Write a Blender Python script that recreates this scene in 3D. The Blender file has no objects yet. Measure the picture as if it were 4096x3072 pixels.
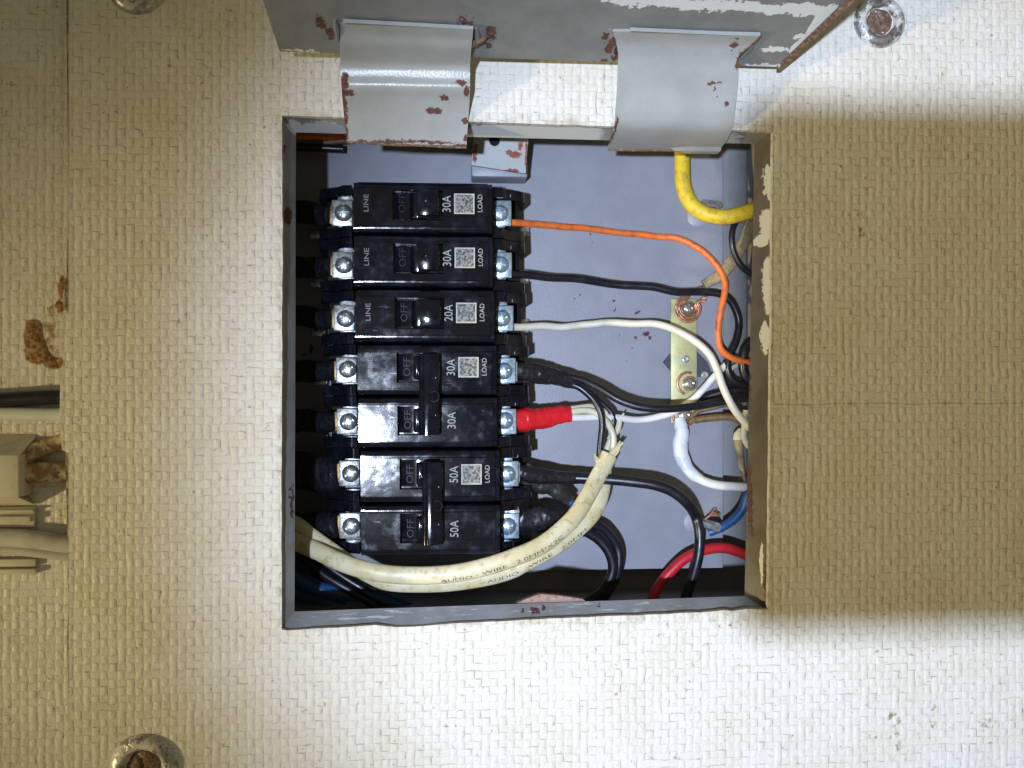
import bpy, bmesh, math, random
from mathutils import Vector, Matrix, noise as mnoise
from mathutils.geometry import tessellate_polygon

# ------------------------------------------------------------------ camera, world, lamps
U = 1.0 / 9000.0            # one modelling unit in metres (nine units to a millimetre)
FP = 3547.0                 # focal length in photograph pixels (4096 wide)
TH = math.radians(3.5)      # camera yaw against the wall normal
D = FP * math.cos(TH)       # distance from lens to the panel face
ST, CT = math.sin(TH), math.cos(TH)

scene = bpy.context.scene
col = scene.collection
cam_d = bpy.data.cameras.new("camera")
cam = bpy.data.objects.new("camera", cam_d)
col.objects.link(cam)
cam_d.sensor_fit = 'HORIZONTAL'
cam_d.sensor_width = 36.0
cam_d.lens = 36.0 * FP / 4096.0
cam_d.clip_start = 0.01
cam_d.clip_end = 50.0
cam.location = (0, -D * U, 0)
cam.rotation_euler = (math.radians(90), 0, -TH)
scene.camera = cam

world = bpy.data.worlds.new("World")
scene.world = world
world.use_nodes = True
bgn = world.node_tree.nodes["Background"]
bgn.inputs[0].default_value = (1.0, 0.85, 0.50, 1)
bgn.inputs[1].default_value = 0.18

LIGHT = Vector((-1500, -8200, -800))      # hand torch, behind and to the left of the lens
AIM = Vector((1900, 0, -250))
torch_d = bpy.data.lights.new("torch", 'SPOT')
torch = bpy.data.objects.new("torch", torch_d)
col.objects.link(torch)
torch.location = LIGHT * U
torch.rotation_euler = (AIM - LIGHT).to_track_quat('-Z', 'Y').to_euler()
torch_d.energy = 53.0
torch_d.color = (0.68, 0.79, 1.0)
torch_d.spot_size = math.radians(43)
torch_d.spot_blend = 0.7
torch_d.shadow_soft_size = 125 * U

lamp_d = bpy.data.lights.new("warm_lamp", 'SPOT')      # warm lamp at the left, raking across the wall
lamp = bpy.data.objects.new("warm_lamp", lamp_d)
col.objects.link(lamp)
lamp.location = (-1.75, -0.80, -0.50)
lamp.rotation_euler = (Vector((0.10, 0, 0.0)) - Vector(lamp.location)).to_track_quat('-Z', 'Y').to_euler()
lamp_d.energy = 115.0
lamp_d.color = (1.0, 0.79, 0.38)
lamp_d.spot_size = math.radians(15.5)
lamp_d.spot_blend = 1.0
lamp_d.shadow_soft_size = 0.05

scene.view_settings.view_transform = 'Standard'
scene.view_settings.look = 'None'
scene.view_settings.exposure = 0.0
scene.view_settings.gamma = 1.0
scene.view_settings.use_curve_mapping = False
scene.cycles.max_bounces = 4
scene.cycles.diffuse_bounces = 3
scene.cycles.glossy_bounces = 3

random.seed(7)
R = random.uniform


def P(px, py, d=0.0):
    """point of the place seen at photo pixel (px, py), d units behind the panel face"""
    a = (px - 2048.0) / FP
    b = (1536.0 - py) / FP
    dx, dy = ST + a * CT, CT - a * ST
    t = (D + d) / dy
    return Vector((t * dx, d, t * b))


def SC(px, d=0.0):
    """units per pixel at depth d"""
    return (D + d) / (CT - (px - 2048.0) / FP * ST) / FP


def door_d(py):
    """depth of the leaning door leaf at a photo row"""
    return -165 - (215 - py) * 1.45


# ------------------------------------------------------------------ materials
class N:
    def __init__(s, name):
        s.m = bpy.data.materials.new(name)
        s.m.use_nodes = True
        s.nt = s.m.node_tree
        s.b = s.nt.nodes["Principled BSDF"]
        s._pos = None

    def node(s, t, **kw):
        n = s.nt.nodes.new(t)
        for k, v in kw.items():
            setattr(n, k, v)
        return n

    def put(s, sock, v):
        if v is None:
            return
        if isinstance(v, bpy.types.NodeSocket):
            s.nt.links.new(v, sock)
        elif isinstance(v, (tuple, list)) and len(v) == 3 and len(getattr(sock, 'default_value', (0, 0, 0))) == 4:
            sock.default_value = (*v, 1)
        else:
            sock.default_value = v

    def math(s, op, a, b=None, c=None, clamp=False):
        n = s.node('ShaderNodeMath', operation=op, use_clamp=clamp)
        for i, v in enumerate((a, b, c)):
            s.put(n.inputs[i], v)
        return n.outputs[0]

    def vec(s, op, a, b=None):
        n = s.node('ShaderNodeVectorMath', operation=op)
        s.put(n.inputs[0], a)
        if b is not None:
            s.put(n.inputs[1], b)
        return n.outputs['Value'] if op in ('LENGTH', 'DOT_PRODUCT') else n.outputs[0]

    def pos(s):
        if s._pos is None:
            g = s.node('ShaderNodeNewGeometry')
            s._pos = s.vec('MULTIPLY', g.outputs['Position'], (1 / U, 1 / U, 1 / U))
        return s._pos

    def sep(s, v):
        n = s.node('ShaderNodeSeparateXYZ')
        s.put(n.inputs[0], v)
        return n.outputs

    def comb(s, x, y, z):
        n = s.node('ShaderNodeCombineXYZ')
        for i, v in enumerate((x, y, z)):
            s.put(n.inputs[i], v)
        return n.outputs[0]

    def noise(s, size, detail=3.0, rough=0.55, vec=None, out=0, stretch=None):
        n = s.node('ShaderNodeTexNoise')
        v = s.pos() if vec is None else vec
        if stretch:
            v = s.vec('MULTIPLY', v, stretch)
        s.put(n.inputs['Vector'], v)
        n.inputs['Scale'].default_value = 1.0 / size
        n.inputs['Detail'].default_value = detail
        n.inputs['Roughness'].default_value = rough
        return n.outputs[out]

    def ramp(s, v, lo, hi, a=0.0, b=1.0):
        n = s.node('ShaderNodeMapRange', interpolation_type='SMOOTHSTEP')
        s.put(n.inputs[0], v)
        for i, x in enumerate((lo, hi, a, b)):
            s.put(n.inputs[1 + i], x)
        return n.outputs[0]

    def mix(s, f, a, b):
        n = s.node('ShaderNodeMix', data_type='RGBA')
        s.put(n.inputs[0], f)
        s.put(n.inputs[6], a)
        s.put(n.inputs[7], b)
        return n.outputs[2]

    def mixf(s, f, a, b):
        n = s.node('ShaderNodeMix', data_type='FLOAT')
        s.put(n.inputs[0], f)
        s.put(n.inputs[2], a)
        s.put(n.inputs[3], b)
        return n.outputs[0]

    def bump(s, h, dist, strength=1.0, normal=None):
        n = s.node('ShaderNodeBump')
        n.inputs['Strength'].default_value = strength
        n.inputs['Distance'].default_value = dist * U
        s.put(n.inputs['Height'], h)
        if normal is not None:
            s.put(n.inputs['Normal'], normal)
        return n.outputs[0]

    def blots(s, blobs, wob=14.0, size=16.0, edge=0.12):
        """ragged patches at photo places: (px, py, depth, rx, ry)"""
        nz = s.noise(size, 4.0, 0.6, out=1)
        q = s.vec('ADD', s.pos(), s.vec('MULTIPLY', s.vec('SUBTRACT', nz, (.5, .5, .5)), (wob * 2, 0, wob * 2)))
        acc = None
        for (px, py, d, rx, ry) in blobs:
            if d == 'door':
                d = door_d(py)
                ry = ry * .4
            c = P(px, py, d)
            v = s.vec('MULTIPLY', s.vec('SUBTRACT', q, (c.x, 0, c.z)), (1 / rx, 0, 1 / ry))
            l = s.vec('LENGTH', v)
            acc = l if acc is None else s.math('MINIMUM', acc, l)
        return s.ramp(acc, 1.0 + edge, 1.0 - edge)

    def out(s, color=None, rough=None, metal=None, normal=None, spec=None, coat=None):
        b = s.b.inputs
        s.put(b['Base Color'], color)
        s.put(b['Roughness'], rough)
        s.put(b['Metallic'], metal)
        s.put(b['Normal'], normal)
        s.put(b['Specular IOR Level'], spec)
        s.put(b['Coat Weight'], coat)
        return s.m


def plain(name, c, rough=0.5, metal=0.0, c2=None, size=40.0, lo=0.45, hi=0.7, bump=0.0, bsize=8.0, spec=0.5, rvar=0.0, coat=0.0):
    m = N(name)
    colr = c
    nz = None
    if c2 is not None:
        nz = m.noise(size, 5.0, 0.6)
        colr = m.mix(m.ramp(nz, lo, hi), c, c2)
    rr = rough
    if rvar:
        rr = m.ramp(m.noise(size * .6, 4.0, 0.6), .3, .7, rough, rough + rvar)
    nrm = m.bump(m.noise(bsize, 4.0, 0.6), bump) if bump else None
    return m.out(colr, rr, metal, nrm, spec, coat)


def make_wallpaper():
    m = N("woven_wallpaper")
    p = m.pos()
    wob = m.vec('SUBTRACT', m.noise(110, 2.0, 0.6, out=1), (.5, .5, .5))
    q = m.vec('ADD', p, m.vec('MULTIPLY', wob, (22, 0, 20)))
    s = m.sep(q)
    u0 = m.math('DIVIDE', s[0], 33.0)
    v0 = m.math('DIVIDE', s[2], 31.0)

    def wn(a, b):
        n = m.node('ShaderNodeTexWhiteNoise', noise_dimensions='2D')
        m.put(n.inputs[0], m.comb(a, b, 0.0))
        return n.outputs
    # every row and column of threads is shifted a little against the next
    v = m.math('ADD', v0, m.math('MULTIPLY', wn(m.math('FLOOR', u0), 7.0)[0], .10))
    u = m.math('ADD', u0, m.math('MULTIPLY', wn(m.math('FLOOR', v), 3.0)[0], .10))
    i, j = m.math('FLOOR', u), m.math('FLOOR', v)
    rc = wn(i, j)
    rnd = rc[0]
    r2 = m.sep(rc[1])[1]
    par = m.math('MULTIPLY', m.math('FRACT', m.math('MULTIPLY', m.math('ADD', i, j), 0.5)), 2.0)
    par = m.math('ABSOLUTE', m.math('SUBTRACT', par, m.math('GREATER_THAN', rnd, 0.91)))
    fu = m.math('SUBTRACT', m.math('MULTIPLY', m.math('FRACT', u), 2.0), 1.0)
    fv = m.math('SUBTRACT', m.math('MULTIPLY', m.math('FRACT', v), 2.0), 1.0)
    fu2, fv2 = m.math('MULTIPLY', fu, fu), m.math('MULTIPLY', fv, fv)
    fu4, fv4 = m.math('MULTIPLY', fu2, fu2), m.math('MULTIPLY', fv2, fv2)
    # plain weave: narrow raised upright threads and flatter lying ones, turn about
    hb_ = m.math('SUBTRACT', m.math('SUBTRACT', .80, m.math('MULTIPLY', fv4, .55)), m.math('MULTIPLY', fu4, .22))
    vb = m.math('SUBTRACT', m.math('SUBTRACT', 1.0, m.math('MULTIPLY', fu2, 1.15)), m.math('MULTIPLY', fv4, .25))
    h = m.math('MULTIPLY', m.mixf(par, hb_, m.math('MAXIMUM', vb, .18)), m.mixf(r2, .82, 1.0))
    side = m.math('MULTIPLY', par, m.ramp(m.math('ABSOLUTE', m.math('SUBTRACT', fu, .80)), .17, .04))
    rowl = m.math('MULTIPLY', m.math('SUBTRACT', 1.0, par), m.ramp(m.math('ABSOLUTE', m.math('ADD', fv, .84)), .16, .04))
    rowl = m.math('MULTIPLY', rowl, m.ramp(rnd, .1, .6, .15, 1))
    side = m.math('MULTIPLY', side, m.ramp(r2, .1, .6, .15, 1))
    fine = m.sep(m.noise(9, 2.0, .65, out=1, stretch=(.55, 1, .55)))
    hh = m.math('ADD', h, m.math('MULTIPLY', m.math('SUBTRACT', fine[0], .5), .9))
    # seam lines of the sheet to the right of the box
    sp = m.sep(p)
    big = m.sep(m.noise(260, 3.0, .6, out=1))
    wv = m.math('MULTIPLY', m.math('SUBTRACT', big[0], .5), 22.0)
    dz = m.math('ABSOLUTE', m.math('ADD', m.math('SUBTRACT', sp[2], P(3500, 1613).z), wv))
    dxv = m.math('ABSOLUTE', m.math('ADD', m.math('SUBTRACT', sp[0], P(3765, 1500).x), wv))
    right = m.math('GREATER_THAN', sp[0], P(3095, 1613).x)
    med = m.sep(m.noise(48, 4.0, .65, out=1))
    l1 = m.math('MULTIPLY', m.ramp(dz, 2.6, .9), m.math('MULTIPLY', right, m.ramp(med[0], .3, .6, .35, 1)))
    l2 = m.math('MULTIPLY', m.ramp(dxv, 4.0, 1.2), m.ramp(med[1], .42, .62, 0, .55))
    line = m.math('MAXIMUM', l1, l2)
    # colour: aged cream, dirt and painted thread shade in the grooves, specks and a few stains
    base = m.mix(m.ramp(big[1], .35, .68), (.70, .69, .66), (.66, .635, .565))
    base = m.mix(m.ramp(med[2], .45, .75, 0, .5), base, (.57, .54, .47))
    groove = m.math('MAXIMUM', m.math('MULTIPLY', side, .9), rowl)
    gd = m.math('MULTIPLY', groove, m.math('MULTIPLY', m.ramp(med[0], .36, .64, .08, .9), m.ramp(big[2], .35, .62, .45, 1.0)))
    base = m.mix(gd, base, (.25, .22, .18))
    spk = m.sep(m.noise(24, 4.0, .66, out=1))
    base = m.mix(m.math('MULTIPLY', m.ramp(spk[0], .60, .69, 0, .85), m.math('SUBTRACT', 1.0, m.math('MULTIPLY', h, .7))), base, (.22, .22, .29))
    base = m.mix(m.ramp(spk[1], .635, .72, 0, .8), base, (.28, .17, .06))
    st = m.blots([(3445, 930, 0, 12, 26), (3440, 860, 0, 10, 18), (3575, 2880, 0, 26, 34), (3590, 2965, 0, 14, 44), (3490, 2950, 0, 18, 14), (3735, 2860, 0, 14, 60),
                  (3950, 2890, 0, 34, 20), (720, 1292, 0, 12, 16), (3170, 2945, 0, 14, 10), (2640, 2540, 0, 14, 8)], 26, 18, .35)
    st = m.math('MULTIPLY', st, m.ramp(spk[2], .45, .62, 0, .85))
    base = m.mix(st, base, (.22, .15, .07))
    # grime rubbed in round the opening
    ax = m.math('SUBTRACT', m.math('ABSOLUTE', m.math('SUBTRACT', sp[0], (P(1128, 1500).x + P(3080, 1500).x) / 2)), (P(3080, 1500).x - P(1128, 1500).x) / 2)
    az = m.math('SUBTRACT', m.math('ABSOLUTE', m.math('SUBTRACT', sp[2], (P(2000, 490).z + P(2000, 2485).z) / 2)), (P(2000, 490).z - P(2000, 2485).z) / 2)
    rim = m.ramp(m.math('MAXIMUM', ax, az), 46, 2)
    base = m.mix(m.math('MULTIPLY', rim, m.ramp(med[1], .42, .66, .03, .55)), base, (.33, .27, .17))
    # gap's shade painted in with brown grime along the left edge of the panel
    ed = m.math('ABSOLUTE', m.math('SUBTRACT', sp[0], P(266, 300).x))
    away = m.math('MAXIMUM', m.math('GREATER_THAN', sp[2], P(266, 1252).z), m.math('LESS_THAN', sp[2], P(266, 1810).z))
    ed = m.math('ADD', ed, m.math('MULTIPLY', m.math('SUBTRACT', 1.0, away), 60.0))
    base = m.mix(m.math('MULTIPLY', m.ramp(ed, 13, 3), m.ramp(med[1], .30, .55, .45, .95)), base, (.09, .055, .025))
    base = m.mix(m.math('MULTIPLY', line, .5), base, (.08, .065, .04))
    hb = m.math('SUBTRACT', hh, m.math('MULTIPLY', line, .7))
    m.out(base, m.ramp(big[2], .35, .65, .42, .58), 0.0, m.bump(hb, 2.9, .8), .35)
    return m.m


def make_torn_wall():
    """same paper on the wall left of the panel edge, torn and brown where it was ripped"""
    m = make_wallpaper().copy()
    m.name = "torn_wallpaper"
    n = N.__new__(N)
    n.m, n.nt, n._pos = m, m.node_tree, None
    n.b = m.node_tree.nodes["Principled BSDF"]
    src = n.b.inputs['Base Color'].links[0].from_socket
    core = n.blots([(205, 1320, 60, 42, 62), (225, 1390, 60, 40, 50), (220, 1240, 60, 26, 22)], 12, 22, .1)
    brown = n.blots([(130, 1350, 60, 34, 60), (150, 1420, 60, 48, 36), (215, 1450, 60, 40, 26), (250, 1150, 60, 16, 48), (240, 1225, 60, 18, 24)], 12, 18, .12)
    stc = n.mix(n.ramp(n.noise(30, 4), .4, .65), (.62, .58, .50), (.30, .20, .11))
    c = n.mix(core, src, stc)
    bc = n.mix(n.ramp(n.noise(22, 4), .35, .7), (.42, .22, .08), (.16, .07, .02))
    c = n.mix(brown, c, bc)
    n.put(n.b.inputs['Base Color'], c)
    return m


def make_steel(name, c, c2, rust, rustmask=None, paint=None, scratch=None, rough=.45, speck=.70, spec=.5, orange=1.2):
    m = N(name)
    base = m.mix(m.ramp(m.noise(160, 4.0, .6), .35, .7), c, c2)
    base = m.mix(m.ramp(m.noise(14, 3.0, .7), speck, speck + .07, 0, .75), base, (.10, .075, .05))
    h = m.math('MULTIPLY', m.noise(9, 3.0, .55), .8)
    if paint is not None:
        pm = m.blots(paint, 9, 26, .06)
        base = m.mix(pm, base, (.66, .69, .70))
        h = m.math('ADD', h, pm)
    if scratch is not None:
        sm = m.blots(scratch, 12, 40, .3)
        sm = m.math('MULTIPLY', sm, m.ramp(m.noise(12, 3, .6, stretch=(.12, 1, 1)), .56, .64))
        base = m.mix(m.math('MULTIPLY', sm, .75), base, (.70, .72, .78))
    if rustmask is not None:
        rm = m.blots([(a, b, c, d * .82, e * .82) for a, b, c, d, e in rustmask], 17, 22, .22)
        rm = m.math('MULTIPLY', rm, m.ramp(m.noise(16, 5, .7), .26, .44))
        rc = m.mix(m.ramp(m.noise(9, 3, .6), .4, .7), rust, tuple(x * .45 for x in rust))
        base = m.mix(rm, base, rc)
        h = m.math('SUBTRACT', h, m.math('MULTIPLY', rm, .9))
        rr = m.mixf(rm, rough, .85)
    else:
        rr = rough
    return m.out(base, rr, 0.0, m.bump(h, orange, .8), spec)


RUST = (.12, .048, .036)
M = {}
M['paper'] = make_wallpaper()
M['torn'] = make_torn_wall()
M['plate'] = make_steel('grey_back_plate_paint', (.30, .312, .365), (.27, .282, .33), RUST,
    [(2585, 1335, 700, 20, 16), (2545, 1350, 700, 12, 8), (2600, 1350, 700, 9, 10), (2530, 1390, 700, 6, 5), (2560, 1310, 700, 6, 5), (2480, 1340, 700, 5, 5), (2455, 1205, 700, 10, 8),
     (2360, 938, 700, 5, 6), (2372, 968, 700, 4, 4), (2320, 1180, 700, 6, 5), (1245, 1395, 700, 10, 30), (1215, 1420, 700, 12, 8), (2460, 1240, 700, 3, 18), (2550, 1250, 700, 16, 8),
     (2505, 1445, 700, 4, 4), (2130, 1745, 700, 12, 6), (2300, 1195, 700, 4, 5)], rough=.44, speck=.695, orange=2.0)
M['box'] = make_steel('grey_box_paint', (.27, .275, .29), (.22, .22, .23), RUST, None, rough=.5, speck=.72)
M['sleeve'] = make_steel('worn_grey_frame_paint', (.33, .34, .36), (.26, .26, .265), RUST,
    [(1150, 860, 80, 12, 46), (1142, 600, 80, 6, 20), (1165, 2010, 80, 6, 90), (2140, 2440, 80, 22, 13), (2175, 2430, 80, 10, 12), (2090, 2440, 80, 7, 5), (2400, 2430, 60, 8, 4), (3015, 2000, 80, 6, 200),
     (3022, 1400, 80, 5, 300), (3072, 2330, 20, 9, 120), (2985, 1900, 150, 6, 300)],
    [(1170, 495, 60, 30, 18), (1280, 500, 60, 110, 18), (2150, 515, 60, 280, 20), (2000, 512, 60, 140, 16), (2950, 545, 60, 70, 16), (3078, 720, 60, 18, 90), (3065, 880, 60, 26, 70),
     (3060, 950, 60, 28, 40), (3078, 1140, 40, 10, 120), (3074, 1350, 30, 9, 70), (3052, 2260, 40, 5, 90)],
    [(1400, 2470, 60, 200, 16), (1700, 2455, 60, 220, 16), (2050, 2440, 60, 200, 12), (2500, 2430, 60, 300, 16)], rough=.42, speck=.66)
M['sleeve_brown'] = make_steel('dark_brown_frame_paint', (.135, .12, .10), (.09, .075, .055), RUST,
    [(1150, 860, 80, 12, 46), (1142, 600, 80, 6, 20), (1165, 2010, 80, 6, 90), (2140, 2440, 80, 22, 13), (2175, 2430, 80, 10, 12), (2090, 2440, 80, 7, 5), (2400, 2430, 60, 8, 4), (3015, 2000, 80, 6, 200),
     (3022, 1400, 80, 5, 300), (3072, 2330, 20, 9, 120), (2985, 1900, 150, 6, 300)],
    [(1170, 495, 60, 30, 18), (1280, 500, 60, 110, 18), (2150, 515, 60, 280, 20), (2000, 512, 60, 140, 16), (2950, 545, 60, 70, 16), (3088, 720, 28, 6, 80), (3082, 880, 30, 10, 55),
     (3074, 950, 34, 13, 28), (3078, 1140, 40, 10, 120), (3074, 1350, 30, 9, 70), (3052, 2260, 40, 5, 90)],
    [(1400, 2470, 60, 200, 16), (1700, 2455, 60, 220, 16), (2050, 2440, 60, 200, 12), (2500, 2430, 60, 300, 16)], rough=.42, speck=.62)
M['door'] = make_steel('grey_door_paint', (.215, .222, .222), (.175, .18, .178), RUST,
    [(1285, 95, 'door', 22, 26), (1320, 130, 'door', 18, 20), (1865, 88, 'door', 36, 12), (1965, 130, 'door', 24, 30), (1950, 180, 'door', 22, 16), (2440, 190, 'door', 18, 34), (2400, 250, 'door', 40, 8), (2420, 150, 'door', 16, 14), (2460, 225, 'door', 16, 20)],
    [(2560, 8, 'door', 170, 11), (2760, 18, 'door', 200, 14), (3000, 30, 'door', 230, 15), (3230, 40, 'door', 110, 18), (3300, 70, 'door', 40, 40), (3262, 110, 'door', 26, 46), (3225, 150, 'door', 50, 13), (3195, 195, 'door', 34, 36),
     (3100, 198, 'door', 60, 9), (3160, 245, 'door', 26, 26), (3060, 262, 'door', 90, 7), (1200, 202, 'door', 70, 6)],
    rough=.5, speck=.655, orange=1.4)
M['strap'] = make_steel('grey_strap_paint', (.34, .36, .37), (.30, .315, .32), RUST,
    [(1380, 330, -100, 18, 40), (1390, 372, -90, 34, 9), (1376, 400, -70, 12, 46), (1382, 500, 0, 10, 60), (1620, 572, 60, 260, 7), (1735, 440, -40, 44, 14), (1775, 392, -70, 22, 9), (1845, 335, -100, 30, 14),
     (1868, 365, -100, 14, 20), (1862, 485, 0, 13, 16), (1868, 556, 40, 14, 18), (1850, 584, 50, 60, 7), (1372, 108, -170, 22, 12), (2850, 333, -130, 24, 6), (2880, 333, -130, 12, 5), (2858, 357, -120, 5, 5),
     (2900, 424, -60, 11, 11), (2435, 560, 150, 6, 50), (2905, 220, -150, 16, 12), (2940, 260, -150, 10, 30), (2890, 172, -160, 36, 8), (2870, 390, -100, 5, 6), (2950, 440, -60, 6, 40),
     (2440, 240, -150, 14, 20)],
    [(2600, 124, -170, 160, 5)], rough=.30, speck=.685, spec=.6)
M['tab'] = make_steel('chipped_tab_paint', (.36, .385, .39), (.33, .35, .355), (.30, .10, .06),
    [(1900, 610, 500, 12, 50), (2060, 620, 500, 34, 16), (2035, 610, 500, 16, 12), (2080, 585, 500, 12, 22), (2045, 680, 500, 44, 13), (2106, 620, 500, 9, 70)], rough=.5)


def make_black():
    m = N("glossy_black_phenolic")
    dust = m.ramp(m.noise(70, 5.0, .65), .42, .72)
    fine = m.ramp(m.noise(6, 3.0, .7), .58, .74, 0, .55)
    scr = m.ramp(m.noise(16, 3, .6, stretch=(.15, 1, 1)), .64, .72, 0, .4)
    k = m.math('MAXIMUM', m.math('MULTIPLY', dust, .35), m.math('MAXIMUM', m.math('MULTIPLY', fine, dust), scr))
    c = m.mix(k, (.0035, .004, .007), (.021, .025, .056))
    r = m.ramp(k, 0, .6, .10, .25)
    h = m.math('ADD', m.noise(90, 2.0, .5), m.math('MULTIPLY', m.noise(6, 2, .6), .09))
    return m.out(c, r, 0.0, m.bump(h, 1.6, .5), .48)


M['black'] = make_black()
M['matte_black'] = plain('matte_black_plastic', (.005, .005, .006), .45, c2=(.010, .010, .013), bump=.4, spec=.2)
M['emboss'] = plain('raised_black_lettering', (.012, .013, .016), .30, spec=.7)
M['print'] = plain('pale_grey_print', (.37, .365, .34), .6, c2=(.24, .24, .225), size=12)
M['faint_print'] = plain('faint_grey_print', (.20, .20, .20), .5, c2=(.12, .12, .13), size=10)
M['label'] = plain('pale_label_print', (.46, .45, .39), .6, c2=(.36, .35, .31), size=14)
M['label_in'] = plain('mottled_label_field', (.05, .05, .05), .6, c2=(.28, .27, .24), size=11, lo=.44, hi=.56)
M['zinc'] = plain('zinc_plated_steel', (.62, .64, .66), .24, .85, c2=(.40, .43, .46), size=26, bump=.8, bsize=12, rvar=.18)
M['zinc_blue'] = plain('cool_reflection_zinc', (.46, .58, .68), .26, .75, c2=(.32, .44, .54), size=24, bump=.8, bsize=10, rvar=.18)  # cool reflection on the right clamps painted in as a blue tint
M['brass'] = plain('lug_brass', (.36, .24, .10), .40, .8, c2=(.22, .14, .06), size=18, bump=.5)
M['copper'] = plain('dull_copper', (.40, .20, .12), .38, .6, c2=(.24, .11, .06), size=16, bump=.4)
M['copper_bright'] = plain('bright_copper', (.70, .34, .22), .3, .8)
M['yellow_zinc'] = plain('yellow_passivated_bar', (.46, .46, .24), .45, .25, c2=(.38, .38, .20), size=40, bump=.5)
M['old_zinc'] = plain('aged_bar_screw', (.62, .60, .52), .22, .85, c2=(.45, .46, .38), size=14, bump=.6)
M['ins'] = plain('dark_insulator', (.05, .05, .07), .5)
M['orange'] = plain('orange_insulation', (.74, .17, .035), .45, c2=(.48, .12, .035), size=36, bump=.5, spec=.45)
M['black_wire'] = plain('black_pvc_insulation', (.008, .008, .013), .30, c2=(.016, .016, .026), size=50, bump=.4, spec=.55, rvar=.1)
M['white_wire'] = plain('white_pvc_insulation', (.70, .68, .58), .42, c2=(.58, .54, .42), size=70, lo=.5, hi=.75, bump=.5)
M['cream_wire'] = plain('cream_pvc_insulation', (.62, .60, .45), .40, c2=(.55, .52, .38), size=40, bump=.5)
M['clean_white'] = plain('clean_white_insulation', (.76, .76, .74), .38, c2=(.70, .70, .68), size=60, bump=.4)
M['red_wire'] = plain('red_pvc_insulation', (.55, .02, .03), .38, c2=(.48, .018, .028), size=40, bump=.4)
M['blue_wire'] = plain('blue_pvc_insulation', (.020, .10, .28), .38, c2=(.016, .075, .20), size=30, bump=.4)
M['brown_wire'] = plain('brown_cloth_insulation', (.16, .095, .04), .55, c2=(.10, .055, .025), size=22, bump=.8)
M['tan_tape'] = plain('tan_cloth_tape', (.34, .29, .16), .75, c2=(.22, .17, .08), size=26, bump=1.2)
M['yellow_wire'] = plain('yellow_cable_jacket', (.70, .52, .035), .52, c2=(.46, .33, .04), size=34, bump=.8)
M['black_tape'] = plain('black_vinyl_tape', (.008, .008, .012), .24, c2=(.02, .02, .028), size=22, bump=2.2, bsize=26, spec=.6, rvar=.18)
M['dull_tape'] = plain('dusty_black_tape', (.018, .017, .016), .5, c2=(.035, .033, .03), size=26, bump=2.0, bsize=24)
M['red_tape'] = plain('red_vinyl_tape', (.66, .012, .022), .26, c2=(.56, .01, .02), size=40, bump=1.8, bsize=28, spec=.6)
M['white_tape'] = plain('white_vinyl_tape', (.66, .70, .78), .40, c2=(.60, .64, .72), size=40, bump=1.0, bsize=24)
M['grey_cable'] = plain('grey_cable_jacket', (.50, .50, .45), .45, c2=(.42, .41, .36), size=60, bump=.5)
M['pale_cable'] = plain('pale_grey_cable_jacket', (.62, .66, .64), .42, c2=(.56, .60, .58), size=80, bump=.3)
M['clip'] = plain('yellowed_white_plastic', (.66, .63, .52), .42, c2=(.56, .52, .40), size=70, bump=.5)
M['ink'] = plain('black_cable_ink', (.10, .10, .085), .6, c2=(.28, .26, .20), size=9, lo=.5, hi=.8)
M['rust'] = plain('flaky_rust', (.13, .07, .045), .8, c2=(.28, .20, .15), size=16, bump=3.0, bsize=9)
M['rust_tab'] = plain('rusty_tab', (.34, .24, .21), .7, c2=(.22, .10, .07), size=18, bump=1.6, bsize=9)
M['phone'] = plain('dark_phone_glass', (.02, .02, .025), .2)


def make_sheath():
    m = N("grimy_white_cable_sheath")
    base = m.mix(m.ramp(m.noise(150, 3.0, .6), .38, .66), (.72, .67, .47), (.62, .53, .29))
    grime = m.ramp(m.noise(34, 5.0, .65), .50, .72, 0, .75)
    base = m.mix(grime, base, (.34, .26, .11))
    base = m.mix(m.ramp(m.noise(8, 3.0, .7), .66, .74, 0, .7), base, (.14, .10, .05))
    return m.out(base, .40, 0.0, m.bump(m.noise(14, 3, .6), .6), .5)


def make_stained():
    m = N("paint_stained_cable")
    base = m.mix(m.ramp(m.noise(46, 4.0, .6), .38, .55), (.60, .56, .42), (.36, .22, .10))
    base = m.mix(m.ramp(m.noise(18, 4.0, .65), .58, .66), base, (.14, .06, .02))
    return m.out(base, .6, 0.0, m.bump(m.noise(14, 3, .6), 2.0), .4)


def make_cup():
    m = N("dull_metal_cup_with_old_paint")
    pm = m.ramp(m.noise(75, 4.0, .6), .46, .54)
    paint = m.mix(m.ramp(m.noise(24, 4), .5, .7), (.58, .58, .56), (.46, .38, .22))
    c = m.mix(pm, m.mix(m.ramp(m.noise(20, 4, .6), .4, .65), (.46, .46, .48), (.26, .25, .25)), paint)
    c = m.mix(m.ramp(m.noise(15, 4, .65), .60, .68), c, (.14, .07, .03))
    met = m.math('MULTIPLY', m.math('SUBTRACT', 1.0, pm), .8)
    return m.out(c, m.mixf(pm, .36, .6), met, m.bump(m.math('ADD', pm, m.math('MULTIPLY', m.noise(10), .4)), 2.0, .7), .5)


M['sheath'] = make_sheath()
M['stained'] = make_stained()
M['cup'] = make_cup()


# ------------------------------------------------------------------ mesh helpers
def tag(o, label=None, cat=None, group=None, kind=None):
    for k, v in (('label', label), ('category', cat), ('group', group), ('kind', kind)):
        if v:
            o[k] = v
    return o


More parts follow.
